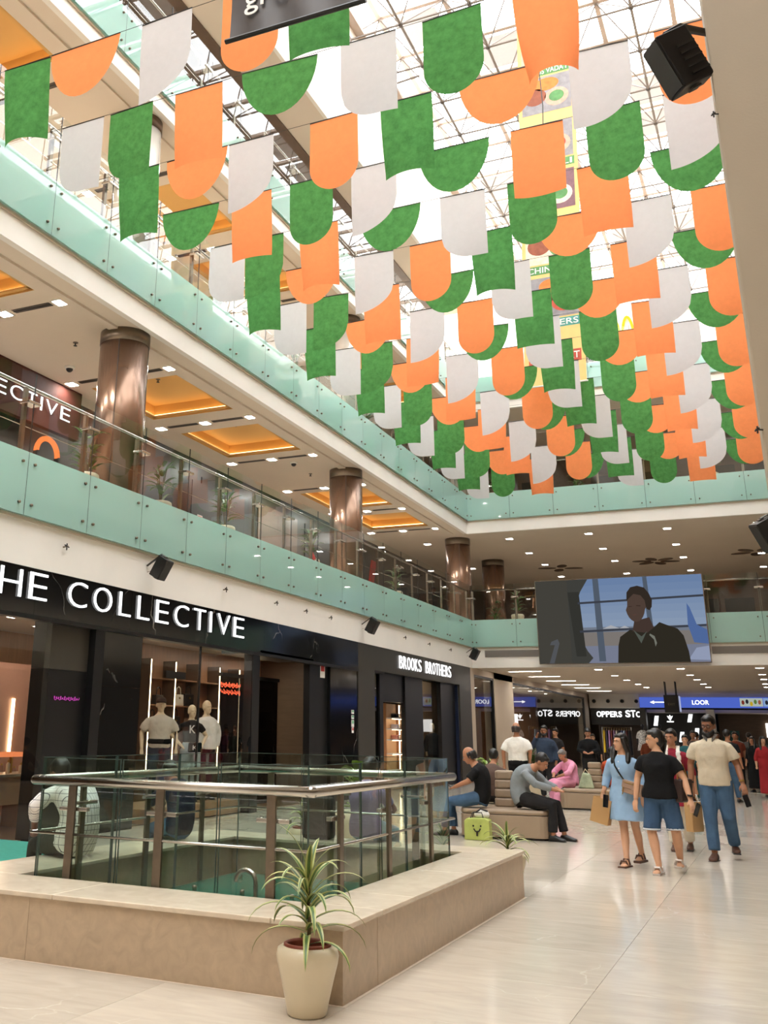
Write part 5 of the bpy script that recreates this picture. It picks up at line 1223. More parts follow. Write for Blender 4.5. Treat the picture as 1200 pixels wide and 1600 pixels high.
class Fig:
    def __init__(s, H=1.7, male=False, bulk=1.0, pelvis=None, neck=None, mid=None, twist=0.0, arms=None, legs=None, head=(0, 0), feet=None, sw=None):
        k = H/1.7; s.k = k; s.male = male; s.b = bulk
        S = lambda p: V(p)*k
        s.pel = S(pelvis or (0, 0, .86)); s.nb = S(neck or (0, .01, 1.43))
        s.mid = S(mid) if mid else (s.pel+s.nb)/2+V((0, -.012, 0))*k
        s.side = V((math.cos(twist), math.sin(twist), 0))
        sw = (sw or (.195 if male else .172))*k*(.6+.4*bulk)
        up = (s.nb-s.mid).normalized()
        s.sh = {'R': s.nb-s.side*sw-up*.112*k, 'L': s.nb+s.side*sw-up*.112*k}
        arms = arms or {}; legs = legs or {}
        s.arm = {}
        for q, sg in (('R', -1), ('L', 1)):
            e, w_ = arms.get(q, ((sg*.25, .03, 1.10), (sg*.27, -.03, .86)))
            s.arm[q] = (S(e), S(w_))
        s.leg = {}
        for q, sg in (('R', -1), ('L', 1)):
            kn, an = legs.get(q, ((sg*.10, -.01, .48), (sg*.10, .02, .085)))
            s.leg[q] = (s.pel+s.side*sg*.088*k+V((0, 0, .02)), S(kn), S(an))
        s.hyaw, s.hpit = R3(head[0]), R3(head[1])
        s.Rh = Matrix.Rotation(s.hyaw, 3, 'Z') @ Matrix.Rotation(s.hpit, 3, 'X')
        s.hc = s.nb+up*.135*k+ (s.Rh @ V((0, -.022, 0)))*k + V((0, 0, .012))*k
        s.feet = {q: R3((feet or {}).get(q, 0)) for q in 'RL'}
    def axis(s, t):
        a, m_, c = s.pel, s.mid, s.nb
        p = a*(1-t)**2+(2*m_-(a+c)/2)*2*t*(1-t)+c*t*t
        d = (2*m_-(a+c)/2-a)*2*(1-t)+(c-(2*m_-(a+c)/2))*2*t
        return p, d.normalized()
    def ring(s, t, rx, ry, n=20, power=2.4):
        p, d = s.axis(min(max(t, 0), 1)) if 0 <= t <= 1 else ((s.axis(0)[0]+(t)*(s.nb-s.pel), s.axis(0)[1]) if t < 0 else (s.nb+(t-1)*(s.nb-s.pel), s.axis(1)[1]))
        sd = (s.side-d*s.side.dot(d)).normalized(); fr = sd.cross(d)
        out = []
        for j in range(n):
            a = 2*math.pi*j/n; ca, sa = math.cos(a), math.sin(a)
            out.append(p+sd*(rx*s.k*math.copysign(abs(ca)**(2/power), ca))+fr*(ry*s.k*math.copysign(abs(sa)**(2/power), sa)))
        return out
    def prof(s):
        b_ = s.b
        if s.male: return [(-.06, .12, .10), (.06, .165*b_, .118*b_), (.2, .163*b_, .118*b_), (.38, .155*b_, .112*b_), (.6, .172*b_, .122*b_), (.76, .182*b_, .115), (.85, .172*b_, .10), (.91, .135*b_, .085), (.96, .092, .07), (1.03, .055, .058)]
        return [(-.06, .13, .10), (.06, .178*b_, .125*b_), (.2, .168*b_, .115*b_), (.38, .138*b_, .10*b_), (.6, .152*b_, .122*b_), (.72, .155*b_, .118*b_), (.82, .152*b_, .098), (.89, .128*b_, .08), (.95, .085, .066), (1.03, .05, .052)]
    def limb(s, mb, pts, rs, n=12):
        mb.tube([p for p in pts], [r*s.k for r in rs], n)
    def body(s, mb, fingers=True):
        k = s.k
        mb.loft([s.ring(t, rx, ry) for t, rx, ry in s.prof()])
        up = (s.nb-s.mid).normalized()
        s.limb(mb, [s.nb-up*.03*k, (s.nb+s.hc)/2, s.hc-V((0, 0, .03))*k], [.058, .052, .05])
        R = s.Rh
        mb.ball(s.hc+R @ V((0, .012, .02))*k, .077*k, .096*k, .105*k, 16, 12, R)           # skull
        mb.ball(s.hc+R @ V((0, -.030, -.045))*k, .058*k, .06*k, .075*k, 14, 10, R)           # face and jaw
        mb.ball(s.hc+R @ V((0, -.058, -.095))*k, .026*k, .024*k, .02*k, 8, 6, R)             # chin
        mb.ball(s.hc+R @ V((0, -.096, -.028))*k, .013*k, .02*k, .024*k, 8, 6, R)             # nose
        mb.ball(s.hc+R @ V((0, -.072, .018))*k, .056*k, .02*k, .016*k, 8, 6, R)              # brow
        for q in (-1, 1): mb.ball(s.hc+R @ V((q*.078, .012, -.012))*k, .012*k, .024*k, .034*k, 8, 6, R)
        for q, sg in (('R', -1), ('L', 1)):
            e, w_ = s.arm[q]; sh = s.sh[q]; b_ = (s.b+1)/2
            s.limb(mb, [sh+(s.nb-sh)*.25, sh, sh*.5+e*.5, e, e*.55+w_*.45, w_], [.036*b_, .052*b_, .048*b_, .040*b_, .038*b_, .027*b_])
            d = (w_-e).normalized(); sd = V((0, 0, 1)).cross(d)
            if sd.length < .2: sd = V((0, 1, 0))
            sd.normalize(); nn = d.cross(sd).normalized()
            # palm, four fingers and a thumb, slightly curled
            s.limb(mb, [w_, w_+d*.035*k, w_+d*.085*k], [(.018, .026), (.016, .040), (.013, .038)], 10) if False else mb.tube([w_-d*.01*k, w_+d*.04*k, w_+d*.088*k], [(.02*k, .025*k), (.016*k, .038*k), (.013*k, .037*k)], 10, ref=nn)
            if fingers:
                inw = nn if (s.pel-w_).dot(nn) > 0 else -nn
                for f, (of, ln) in enumerate(((-.028, .062), (-.009, .072), (.010, .068), (.028, .054))):
                    b0 = w_+d*.082*k+sd*of*k
                    mb.tube([b0, b0+(d*.6*ln+inw*.12*ln)*k, b0+(d*.85*ln+inw*.5*ln)*k, b0+(d*.8*ln+inw*.85*ln)*k], [.0095*k, .0095*k, .009*k, .007*k], 7)
                mb.tube([w_+d*.025*k-sd*.03*k, w_+d*.055*k-sd*.05*k+inw*.015*k, w_+d*.085*k-sd*.048*k+inw*.03*k], [.012*k, .011*k, .008*k], 7)
        for q, sg in (('R', -1), ('L', 1)):
            h, kn, an = s.leg[q]; b_ = s.b
            ca = kn*.62+an*.38
            bk = V((0, .012, 0))*k if abs(kn.z-an.z) > .15*k else V((0, 0, 0))
            s.limb(mb, [h, h*.55+kn*.45, kn, ca+bk, an*.8+kn*.2, an], [.088*b_, .075*b_, .054*b_, .054*b_, .038*b_, .036])
            s.foot(mb, q, .0)
    def foot(s, mb, q, inf):
        k = s.k; an = s.leg[q][2]; a = s.feet[q]
        tilt = 0.0
        f = V((math.sin(a), -math.cos(a), 0)); sd = V((math.cos(a), math.sin(a), 0))
        z = an.z-.055*k
        def rg_(d, w_, h0, h1):
            c = V((an.x, an.y, z))+f*d*k
            return [c+sd*(w_+inf)*k*math.cos(t)+V((0, 0, ((h0+h1)/2+(h1-h0+inf*2)/2*math.sin(t))))*k for t in [2*math.pi*j/12 for j in range(12)]]
        mb.loft([rg_(-.065, .018, -.022, .02), rg_(-.05, .032, -.03, .045), rg_(0, .036, -.03, .07), rg_(.06, .042, -.03, .045), rg_(.12, .048, -.03, .022), rg_(.165, .04, -.03, .008), rg_(.185, .02, -.026, .0)])
    # ---- garments
    def top(s, mb, hem=-.02, inf=.014, sleeve=.5, neck=.985, flare=0.0, sl_r=.062, cuff=None):
        pr = s.prof(); k = s.k
        def rad(t):
            for (t0, a0, b0), (t1, a1, b1) in zip(pr[:-1], pr[1:]):
                if t0 <= t <= t1:
                    q = (t-t0)/(t1-t0); return a0+(a1-a0)*q, b0+(b1-b0)*q
            return pr[0][1:] if t < pr[0][0] else pr[-1][1:]
        ts = []; t = hem
        while t < neck-.001: ts.append(t); t += .085
        ts.append(neck)
        rr = []
        for t in ts:
            a, b_ = rad(max(t, .06))
            w_ = max(0, (.4-t)/.5)
            if t >= neck-.001: rr.append(s.ring(t, .068, .066)); continue
            i2 = inf*(1 if t < .88 else .6)
            lo = (.125 if not s.male else .145) if t < .8 else 0
            rr.append(s.ring(t, max(a, lo)+i2+flare*w_, max(b_, .10 if t < .8 else 0)+i2+flare*w_*.8))
        mb.loft(rr)
        b_ = (s.b+1)/2
        if sleeve > 0:
            for q in 'RL':
                e, w_ = s.arm[q]; sh = s.sh[q]
                inn = sh+(s.nb-sh)*.35
                if sleeve <= 1.0:
                    end = sh+(e-sh)*sleeve
                    s.limb(mb, [inn, sh, sh*.5+end*.5, end], [.042*b_, .060*b_, sl_r*b_, sl_r*b_*1.02])
                else:
                    end = e+(w_-e)*(sleeve-1)
                    s.limb(mb, [inn, sh, sh*.5+e*.5, e, e*.5+end*.5, end], [.042*b_, .060*b_, sl_r*b_*.96, sl_r*b_*.9, sl_r*b_*.85, (cuff or sl_r*.72)*b_])
    def trousers(s, mb, end=.96, inf=.012, wide=1.0, waist=.3, shin=.052):
        pr = s.prof()
        rr = []
        for t, a, b_ in ((-.07, .12, .10), (.0, .165*s.b, .12*s.b), (.08, .172*s.b, .124*s.b), (.18, .165*s.b, .118*s.b), (waist, .15*s.b, .11*s.b)): rr.append(s.ring(t, a+inf, b_+inf))
        mb.loft(rr)
        for q in 'RL':
            h, kn, an = s.leg[q]; b_ = s.b
            if end >= 1.0 or end > .6:
                tp = kn+(an-kn)*((end-.5)*2)
                s.limb(mb, [h+V((0, 0, .03)), h*.5+kn*.5, kn, kn*.5+tp*.5, tp], [.098*b_+inf, (.085*b_+inf)*wide, (.064*b_+inf)*wide, (.056*b_+inf)*wide, (shin+inf)*wide])
            else:
                tp = h+(kn-h)*(end*2)
                s.limb(mb, [h+V((0, 0, .03)), h*.6+tp*.4, tp], [.098*b_+inf, (.098*b_+inf)*wide, (.094*b_+inf)*wide])
    def skirt(s, mb, z_hem, r0=.19, r1=.24, ry=.8, top_t=.3):
        rr = [s.ring(top_t, .15*s.b+.014, .112*s.b+.014), s.ring(.1, .18*s.b+.014, .13*s.b+.014)]
        c = (s.leg['R'][1]+s.leg['L'][1])/2
        n = 6
        for i in range(n+1):
            q = i/n; z = lerp(s.pel.z, z_hem*s.k, q); cc = s.pel*(1-q)+V((c.x, c.y, 0))*q
            rr.append([V((cc.x, cc.y, z))+s.side*(lerp(r0, r1, q)*s.k*math.cos(t)*(1+.03*math.sin(6*t)*q))+V((0, 1, 0))*(lerp(r0, r1, q)*ry*s.k*math.sin(t)*(1+.03*math.sin(6*t)*q)) for t in [2*math.pi*j/20 for j in range(20)]])
        mb.loft(rr)
    def hair(s, mb, style):
        k = s.k; R = s.Rh; c = s.hc
        if style == 'balding':
            for a in range(9):
                t = -.2+a*(math.pi+.4)/8
                mb.ball(c+R @ V((.074*math.cos(t), .022+.085*math.sin(t), .0))*k, .022*k, .024*k, .052*k, 8, 6, R)
            for a in range(7):
                t = .25+a*(math.pi-.5)/6
                mb.ball(c+R @ V((.066*math.cos(t), .025+.082*math.sin(t), -.045))*k, .022*k, .022*k, .04*k, 8, 6, R)
            return
        mb.ball(c+R @ V((0, .026, .036))*k, .087*k, .098*k, .103*k, 16, 10, R); mb.ball(c+R @ V((0, -.028, .078))*k, .068*k, .062*k, .038*k, 12, 8, R)
        if style == 'cap_short':
            mb.ball(c+R @ V((0, -.02, .085))*k, .07*k, .075*k, .04*k, 12, 8, R)
        if style in ('long', 'pony', 'bun', 'dupatta'):
            mb.ball(c+R @ V((0, .045, -.01))*k, .085*k, .07*k, .10*k, 14, 10, R)
        if style == 'long':
            for q in (-1, 1):
                mb.tube([c+R @ V((q*.07, -.02, .06))*k, c+R @ V((q*.092, .0, -.02))*k, s.nb+V((q*.10, -.03, .02))*k, s.nb+V((q*.105, -.085, -.10))*k, s.nb+V((q*.09, -.10, -.2))*k], [.03*k, .036*k, .042*k, .036*k, .012*k], 10)
            mb.tube([c+R @ V((0, .07, .02))*k, s.nb+V((0, .09, .0))*k, s.nb+V((0, .125, -.22))*k], [(.06*k, .05*k), (.05*k, .10*k), (.02*k, .08*k)], 10)
        if style == 'pony':
            mb.tube([c+R @ V((0, .10, .03))*k, c+R @ V((0, .13, -.03))*k, s.nb+V((.03, .15, -.06))*k, s.nb+V((.04, .14, -.2))*k], [.03*k, .035*k, .034*k, .012*k], 10)
        if style == 'bun': mb.ball(c+R @ V((0, .12, .01))*k, .045*k, nu=10, nv=8)

FEAT = {}
def person(label, loc, rz, fig, skin=1, top=None, bottom=None, hairstyle='short', hair=0, shoes=None, voxel=.017, extra=None, name='person', cat='person', face=True, beard=False, glasses=False, group=None, lips=True):
    t = thing(name, label, cat, loc, R3(rz), group)
    sm = skin if not isinstance(skin, int) else skinm(skin)
    mb = MB(); fig.body(mb, voxel < .013); inst('body', remesh(mb, voxel*.62, sm, 'body', 2), t)
    if hairstyle: 
        mb = MB(); fig.hair(mb, hairstyle); inst('hair', remesh(mb, voxel*.6, hairm(hair), 'hair', 1), t)
    k, R, c = fig.k, fig.Rh, fig.hc
    if face:
        dk = mat('eye_dark', srgb(24, 16, 14), .2)
        for q in (-1, 1):
            e = MB().ball(c+R @ V((q*.031, -.0855, -.004))*k, .0115*k, .006*k, .006*k, 10, 6, R).build('eye', mat('eye_white', srgb(220, 212, 204), .3), t, True, local=True)
            MB().ball(c+R @ V((q*.031, -.0905, -.004))*k, .0062*k, .0035*k, .0062*k, 8, 6, R).build('iris', dk, e, True, local=True)
            MB().ball(c+R @ V((q*.031, -.089, .019))*k, .019*k, .005*k, .0042*k, 10, 6, R).build('eyebrow', hairm(0), t, True, local=True)
        if lips: MB().ball(c+R @ V((0, -.0885, -.070))*k, .021*k, .006*k, .0075*k, 10, 6, R).build('lips', mat('lip_tone_%s' % skin, srgb(*[(176, 96, 88), (150, 84, 74), (112, 66, 56), (96, 56, 48), (180, 100, 90)][skin if isinstance(skin, int) else 0]), .4), t, True, local=True)
        if beard:
            mb = MB()
            for a in range(9):
                q = -1+a/4; mb.ball(c+R @ V((q*.062, -.035-.05*(1-q*q), -.075-.03*(1-q*q)))*k, .02*k, .018*k, .034*k, 8, 6, R)
            mb.ball(c+R @ V((0, -.094, -.056))*k, .026*k, .008*k, .007*k, 8, 6, R)
            inst('beard', remesh(mb, .009, hairm(0), 'beard', 1), t)
        if glasses:
            b_ = MB()
            for q in (-1, 1):
                b_.tube([c+R @ V((q*.033+.024*math.cos(a), -.102, -.004+.018*math.sin(a)))*k for a in [2*math.pi*j/14 for j in range(15)]], .0028*k, 5)
                b_.tube([c+R @ V((q*.057, -.10, 0))*k, c+R @ V((q*.08, .01, .0))*k], .0028*k, 5)
            b_.tube([c+R @ V((-.01, -.103, 0))*k, c+R @ V((.01, -.103, 0))*k], .0028*k, 5)
            b_.build('glasses', M_black2, t, local=True)
    for nm, fn, mt in (bottom or []) + (top or []):
        mb = MB(); fn(mb); me = remesh(mb, voxel, mt, nm, 3)
        if voxel < .02:
            nrm = [v_.normal.copy() for v_ in me.vertices]
            for v_, n_ in zip(me.vertices, nrm):
                c_ = v_.co
                v_.co = c_ + n_*(.007*mnoise.noise((c_.x*8+c_.z*3, c_.y*8, c_.z*6-c_.x*4)) + .0035*mnoise.noise((c_.x*22, c_.y*22, c_.z*14)))
            me.update()
        inst(nm, me, t)
    if shoes:
        for q in 'RL':
            mb = MB(); fig.foot(mb, q, .006)
            inst('shoe', remesh(mb, .011, shoes, 'shoe', 1), t)
            an = fig.leg[q][2]; a = fig.feet[q]; f = V((math.sin(a), -math.cos(a), 0)); cc = V((an.x, an.y, an.z-.055*k))+f*.06*k
            MB().obox(cc+V((0, 0, -.032*k)), .09*k, .25*k, .016*k, Matrix.Rotation(a, 3, 'Z')).build('sole', M_dark if shoes is not M_paperw else M_paperw, t, local=True, bevel=.005)
    if extra: extra(t, fig)
    return t
denim = cloth('mid_denim', (70, 96, 124), .9, .16, .25, 40); denimd = cloth('denim_shorts', (60, 84, 112), .9, .16, .25, 40)
blackc = cloth('black', (20, 20, 21)); beigec = cloth('beige_polo', (206, 192, 168)); bluec = cloth('pale_blue', (146, 176, 206), .85, .08, .4, 10)
greyc = cloth('grey_shirt', (132, 138, 142), .85, .08, .3, 30); charcc = cloth('charcoal_trousers', (38, 37, 38)); whitec = cloth('white_shirt', (232, 228, 220)); navyc = cloth('navy_blazer', (52, 64, 84))
pinkc = cloth('pink_print', (222, 150, 178), .85, .22, .3, 12); orangec = cloth('rust_print', (196, 88, 54), .85, .25, .3, 20); purplec = cloth('lilac', (150, 134, 170)); maroonc = cloth('maroon', (140, 38, 54)); olivec = cloth('olive', (60, 62, 56))
shoe_b = mat('black_shoe', srgb(22, 21, 22), .4); shoe_br = mat('brown_shoe', srgb(84, 54, 40), .5); shoe_s = mat('silver_sandal', srgb(190, 180, 172), .35, .4)

# --- woman in the pale blue dress
f = Fig(1.55, False, 1.0, arms={'R': ((-.255, .03, 1.11), (-.29, -.06, .90)), 'L': ((.245, .04, 1.12), (.25, -.02, .88))}, legs={'R': ((-.05, -.03, .47), (.005, -.16, .085)), 'L': ((.10, .0, .48), (.07, .22, .13))}, head=(-28, -8), feet={'R': 4, 'L': 0}, neck=(0, 0, 1.42))
def ex(t, f):
    MB().tube([f.nb+V((-.10, -.02, .0)), f.nb+V((-.085, -.09, -.05)), f.nb+V((-.055, -.135, -.14)), f.pel+V((-.01, -.15, .30)), f.pel+V((.05, -.165, .22)), f.pel+V((.10, -.185, .16))], .011, 6).build('bag_strap', M_black2, t, local=True)
    MB().tube([f.nb+V((-.10, -.02, .0)), f.nb+V((-.06, .10, -.12)), f.pel+V((.08, .15, .32)), f.pel+V((.19, .04, .22)), f.pel+V((.17, -.14, .16))], .011, 6).build('bag_strap', M_black2, t, local=True)
    for z in (.50, .42, .34, .26): MB().ball(f.pel+V((0.0, -.148, z)), .008, .005, .008, 6, 4).build('button', M_paperw, t, local=True)
    for q in 'RL': 
        an = f.leg[q][2]
        for d in (.02, .10): MB().tube([an+V((-.045, -d, -.05)), an+V((-.03, -d, .012-.1*d*2)), an+V((.03, -d, .012-.1*d*2)), an+V((.045, -d, -.05))], .012, 6).build('sandal_strap', shoe_br, t, local=True)
        MB().obox(an+V((0, -.06, -.075)), .095, .25, .03).build('sandal_sole', shoe_br, t, local=True, bevel=.008)
wb = person('woman in a pale blue shirt dress looking up while walking', (-1.90, 13.80, 0), -14, f, 0, [('dress', lambda mb: (f.top(mb, .0, .018, 1.62, .985, .03, .068, .05), f.skirt(mb, .57, .222, .262, .78, .42)), bluec)], [], 'long', 0, None, .0125, ex)
def crossbody(x, y, z, rz, label):
    t = thing('crossbody_bag', label, 'bag', (x, y, z), R3(rz)); m_ = mat('taupe_bag', srgb(168, 138, 118), .45, var=.05)
    MB().obox((0, 0, 0), .25, .06, .15).build('bag_body', m_, t, local=True, bevel=.015); MB().obox((0, -.034, .03), .25, .012, .09).build('flap', m_, t, local=True, bevel=.004); MB().tube([(-.10, -.035, .0), (-.10, -.04, -.10)], .006, 6).build('tassel', M_gold, t, local=True); MB().tube([(-.1, -.042, .05), (.1, -.042, .05)], .005, 6).build('zip', M_gold, t, local=True)
    return t
o = crossbody(-1.78, 13.58, .90, -14, 'taupe crossbody bag on the woman in blue'); o.rotation_euler[1] = R3(14)
def paper_bag(x, y, z, w_, h_, d_, rz, tilt_, label, m_=None, hx=0):
    t = thing('paper_bag', label, 'bag', (x, y, z)); t.rotation_euler = (0, R3(tilt_), R3(rz)); m_ = m_ or M_kraft
    b_ = MB(); th = .004
    b_.obox((0, -d_/2, h_/2), w_, th, h_).obox((0, d_/2, h_/2), w_, th, h_).obox((0, 0, .003), w_, d_, th)
    b_.build('bag_walls', m_, t, local=True)
    for sx in (-1, 1): 
        b_ = MB(); b_.obox((sx*w_/2, -d_/4*.9, h_/2), th, d_/2, h_, Matrix.Rotation(R3(8*sx), 3, 'Z')).obox((sx*w_/2, d_/4*.9, h_/2), th, d_/2, h_, Matrix.Rotation(R3(-8*sx), 3, 'Z')); b_.build('gusset', m_, t, local=True)
    for sy in (-1, 1): MB().tube([(-w_*.2, sy*d_/2*.9, h_-.03), (-w_*.15, sy*.02, h_+.09), (w_*.15, sy*.02, h_+.09), (w_*.2, sy*d_/2*.9, h_-.03)], .005, 6).build('handle', m_, t, local=True)
    return t
def phone(x, y, z, rx, ry, rz, label):
    t = thing('mobile_phone', label, 'phone', (x, y, z)); t.rotation_euler = (R3(rx), R3(ry), R3(rz))
    MB().obox((0, 0, 0), .072, .009, .15).build('phone_body', M_black2, t, local=True, bevel=.004); MB().obox((0, -.005, 0), .066, .001, .142).build('phone_screen', mat('phone_glass', srgb(20, 22, 28), .08), t, local=True); MB().obox((.02, .0052, .055), .025, .002, .03).build('lens', M_steel, t, local=True)
paper_bag(-2.235, 13.80, .47, .22, .30, .12, -10, 14, 'brown paper bag held by the woman in blue')
phone(-2.13, 13.68, .735, 0, 8, 40, 'black phone in the hand of the woman in blue')

# --- woman in the black tee and denim shorts
f2 = Fig(1.60, False, 1.12, arms={'R': ((-.27, .02, 1.10), (-.30, -.05, .84)), 'L': ((.30, .0, 1.10), (.37, -.10, .87))}, legs={'R': ((-.135, -.07, .47), (-.07, -.14, .085)), 'L': ((.14, -.0, .48), (.12, .20, .15))}, head=(-62, 4), feet={'R': -4, 'L': 8})
def ex(t, f):
    sh = f.sh['L']
    MB().tube([sh+V((-.03, -.09, -.35)), sh+V((-.05, -.085, -.05)), sh+V((-.055, -.01, .055)), sh+V((-.05, .09, -.08)), sh+V((-.02, .1, -.35))], .010, 6).build('chain_strap', M_gold, t, local=True)
    w_ = f.arm['L'][1]; MB().tube([w_+V((-.0, 0, .035)), w_+V((.002, 0, .055))], .034, 12).build('watch_strap', M_black2, t, local=True)
    for q in 'RL':
        an = f.leg[q][2]
        MB().obox(an+V((0, -.055, -.072)), .09, .245, .022).build('sandal_sole', shoe_s, t, local=True, bevel=.006); MB().tube([an+V((-.05, -.1, -.055)), an+V((-.03, -.095, -.005)), an+V((.03, -.095, -.005)), an+V((.05, -.1, -.055))], .016, 8).build('sandal_strap', shoe_s, t, local=True)
        h, kn, _ = f.leg[q]
        tp = h+(kn-h)*.92; MB().lathe([(.098, -.008), (.102, 0), (.098, .012)], tp, 20, cap=False).build('frayed_hem', cloth('frayed_denim', (196, 204, 212)), t, local=True)
person('woman in a black t-shirt and denim shorts carrying a dark shoulder bag', (-1.43, 13.30, 0), -6, f2, 0, [('t_shirt', lambda mb: f2.top(mb, .02, .018, .62, .985, .02, .072), blackc)], [('shorts', lambda mb: f2.trousers(mb, .47, .010, .93, .3), denimd)], 'pony', 0, None, .0125, ex)
t = thing('shoulder_bag', 'dark brown shoulder bag hanging beside the black t-shirt', 'bag', (-1.175, 13.36, .78), R3(-20)); m_ = mat('dark_brown_leather', srgb(52, 36, 32), .4, var=.06)
MB().prism([(-.16, 0), (.16, 0), (.14, .26), (-.14, .26)], 'x', -.05, .05).build('bag_body', m_, t, local=True, bevel=.02); MB().obox((.052, 0, .2), .006, .26, .10).build('flap', m_, t, local=True)
for sy in (-1, 1): MB().tube([(0, sy*.13, .25), (-.02, sy*.08, .42)], .009, 6).build('strap_end', M_gold, t, local=True)
phone(-1.03, 13.12, .715, 12, 20, 60, 'dark phone in left hand of the woman in black t-shirt')

# --- man in the beige polo
f3 = Fig(1.80, True, 1.02, arms={'R': ((-.27, .04, 1.10), (-.275, -.04, .85)), 'L': ((.28, .03, 1.10), (.33, -.10, .89))}, legs={'R': ((-.085, -.09, .48), (-.075, -.14, .085)), 'L': ((.12, -.03, .49), (.13, .20, .16))}, head=(-14, 8), feet={'R': -6, 'L': 10})
def ex(t, f):
    k = f.k
    b_ = MB()
    for q in (-1, 1): b_.tube([f.nb+V((q*.075, .03, .035)), f.nb+V((q*.07, -.075, .02)), f.nb+V((q*.012, -.118, -.075))], [(.006, .022), (.006, .024), (.004, .012)], 8)
    b_.tube([f.nb+V((-.075, .03, .035)), f.nb+V((0, .085, .04)), f.nb+V((.075, .03, .035))], [(.006, .022)]*3, 8); b_.build('collar', cloth('grey_collar', (96, 90, 84)), t, local=True)
    MB().obox(f.nb+V((.09, -.138, -.14)), .035, .004, .008).build('chest_logo', M_dark, t, local=True)
    w_ = f.arm['R'][1]; MB().tube([w_+V((0, 0, .03)), w_+V((0, 0, .055))], .034, 12).build('watch_strap', M_black2, t, local=True); w_ = f.arm['L'][1]; MB().tube([w_+V((-.01, .01, .03)), w_+V((-.012, .012, .05))], .034, 12).build('bracelet', M_gold, t, local=True)
person('man with beard and glasses in a beige polo and blue jeans', (-.93, 15.15, 0), -3, f3, 2, [('polo_shirt', lambda mb: f3.top(mb, .0, .02, .68, .985, .012, .072), beigec)], [('jeans', lambda mb: f3.trousers(mb, .965, .016, 1.0, .3, .056), denim)], 'cap_short', 0, shoe_br, .0125, ex, beard=True, glasses=True)
paper_bag(-1.23, 15.08, .33, .22, .36, .11, 60, 0, 'brown paper bag held by the man in beige polo')
phone(-.56, 14.95, .74, 0, -15, 20, 'phone in left hand of the man in beige polo')

# --- woman in maroon walking behind them
f4 = Fig(1.62, False, 1.0, head=(-15, 0), legs={'R': ((-.09, -.05, .47), (-.09, -.05, .085)), 'L': ((.10, .0, .48), (.11, .15, .10))})
person('woman in maroon kurta with cream trousers behind the black t-shirt', (-1.50, 15.95, 0), 0, f4, 1, [('kurta', lambda mb: (f4.top(mb, .0, .016, 1.3, .985, .02), f4.skirt(mb, .62, .215, .24, .78, .4)), maroonc), ('scarf', lambda mb: [mb.tube([f4.nb+V((q*.07, .05, .03)), f4.nb+V((q*.085, -.12, -.06)), f4.nb+V((q*.09, -.16, -.3)), f4.pel+V((q*.1, -.17, -.05))], [(.014, .04)]*4, 8) for q in (-1, 1)], whitec)], [('trousers', lambda mb: f4.trousers(mb, .96, .014, 1.1), cloth('cream_trousers', (214, 204, 186)))], 'pony', 0, shoe_br, .017)
paper_bag(-1.27, 15.85, .36, .24, .30, .10, 20, 0, 'white carrier bag beside the woman in maroon', M_paperw)

# --- seated figures
def sit(H, male, bulk=1.0, lean=.12, seat=.46, kneeh=.47, arms=None, legs=None, head=(0, 20), spread=.1, kf=-.44, side=0):
    k = 1.7/H; s_ = seat*k+.10
    return Fig(H, male, bulk, pelvis=(0, .02, s_), neck=(side, .02-lean*1.0, s_+.55-lean*.35), mid=(side*.4, .06+.10*lean, s_+.28), arms=arms or {'R': ((-.25, -.12-lean, s_+.24), (-.09, -.34-lean*.6, s_+.16)), 'L': ((.25, -.12-lean, s_+.24), (.09, -.34-lean*.6, s_+.16))},
               legs=legs or {'R': ((-spread, kf, kneeh*k+.03), (-spread, kf+.02, .085)), 'L': ((spread, kf, kneeh*k+.03), (spread, kf-.08, .085))}, head=head)
s1 = sit(1.74, True, .97, .18, .42, .47, head=(0, 34), arms={'R': ((-.22, -.24, .78), (-.06, -.50, .70)), 'L': ((.22, -.24, .78), (.06, -.50, .70))})
person('man in grey shirt and black trousers bent over his phone', (-3.72, 16.30, 0), 82, s1, 1, [('shirt', lambda mb: s1.top(mb, .02, .022, 1.75, .985, .01, .066), greyc)], [('trousers', lambda mb: s1.trousers(mb, .95, .016), charcc)], 'short', 0, shoe_b, .0135)
phone(-3.20, 16.36, .72, 60, 0, 82, 'phone held by the man in grey shirt')
s2 = sit(1.72, True, .92, .07, .42, .47, head=(0, 24), arms={'R': ((-.24, -.12, .80), (-.07, -.36, .70)), 'L': ((.24, -.12, .80), (.07, -.36, .70))})
person('man in a black t-shirt and jeans seated with his phone', (-4.42, 16.15, 0), -84, s2, 1, [('t_shirt', lambda mb: s2.top(mb, .0, .018, .8, .985, .01, .068), blackc)], [('jeans', lambda mb: s2.trousers(mb, .95, .015), denim)], 'balding', 0, shoe_b, .0135)
phone(-4.86, 16.1, .72, 55, 0, -84, 'phone held by the man in black t-shirt')
s3 = sit(1.62, True, 1.0, .05, .42, head=(0, 0)); person('dark haired person in brown seated behind the man in black', (-4.45, 17.2, 0), 175, s3, 1, [('shirt', lambda mb: s3.top(mb, .02, .018, 1.5, .985), cloth('brown_top', (92, 74, 66)))], [('trousers', lambda mb: s3.trousers(mb, .95, .015), charcc)], 'short', 0, shoe_b, .02, face=False)
t = thing('carrier_bag', 'lime green shopping bag with a smiling Y mark on the floor', 'bag', (-4.33, 15.72, 0), R3(4)); mlime = mat('lime_bag', srgb(172, 184, 96), .45, var=.1, vscale=5, bump=.3, bscale=8)
MB().prism([(-.19, 0), (.19, 0), (.185, .28), (.12, .31), (-.15, .30), (-.19, .26)], 'y', -.11, .11).build('bag_body', mlime, t, local=True, bevel=.012)
for sy in (-1, 1): MB().tube([(-.1, sy*.08, .29), (-.07, sy*.04, .38), (.07, sy*.04, .38), (.1, sy*.08, .29)], .008, 6).build('handle', M_black2, t, local=True)
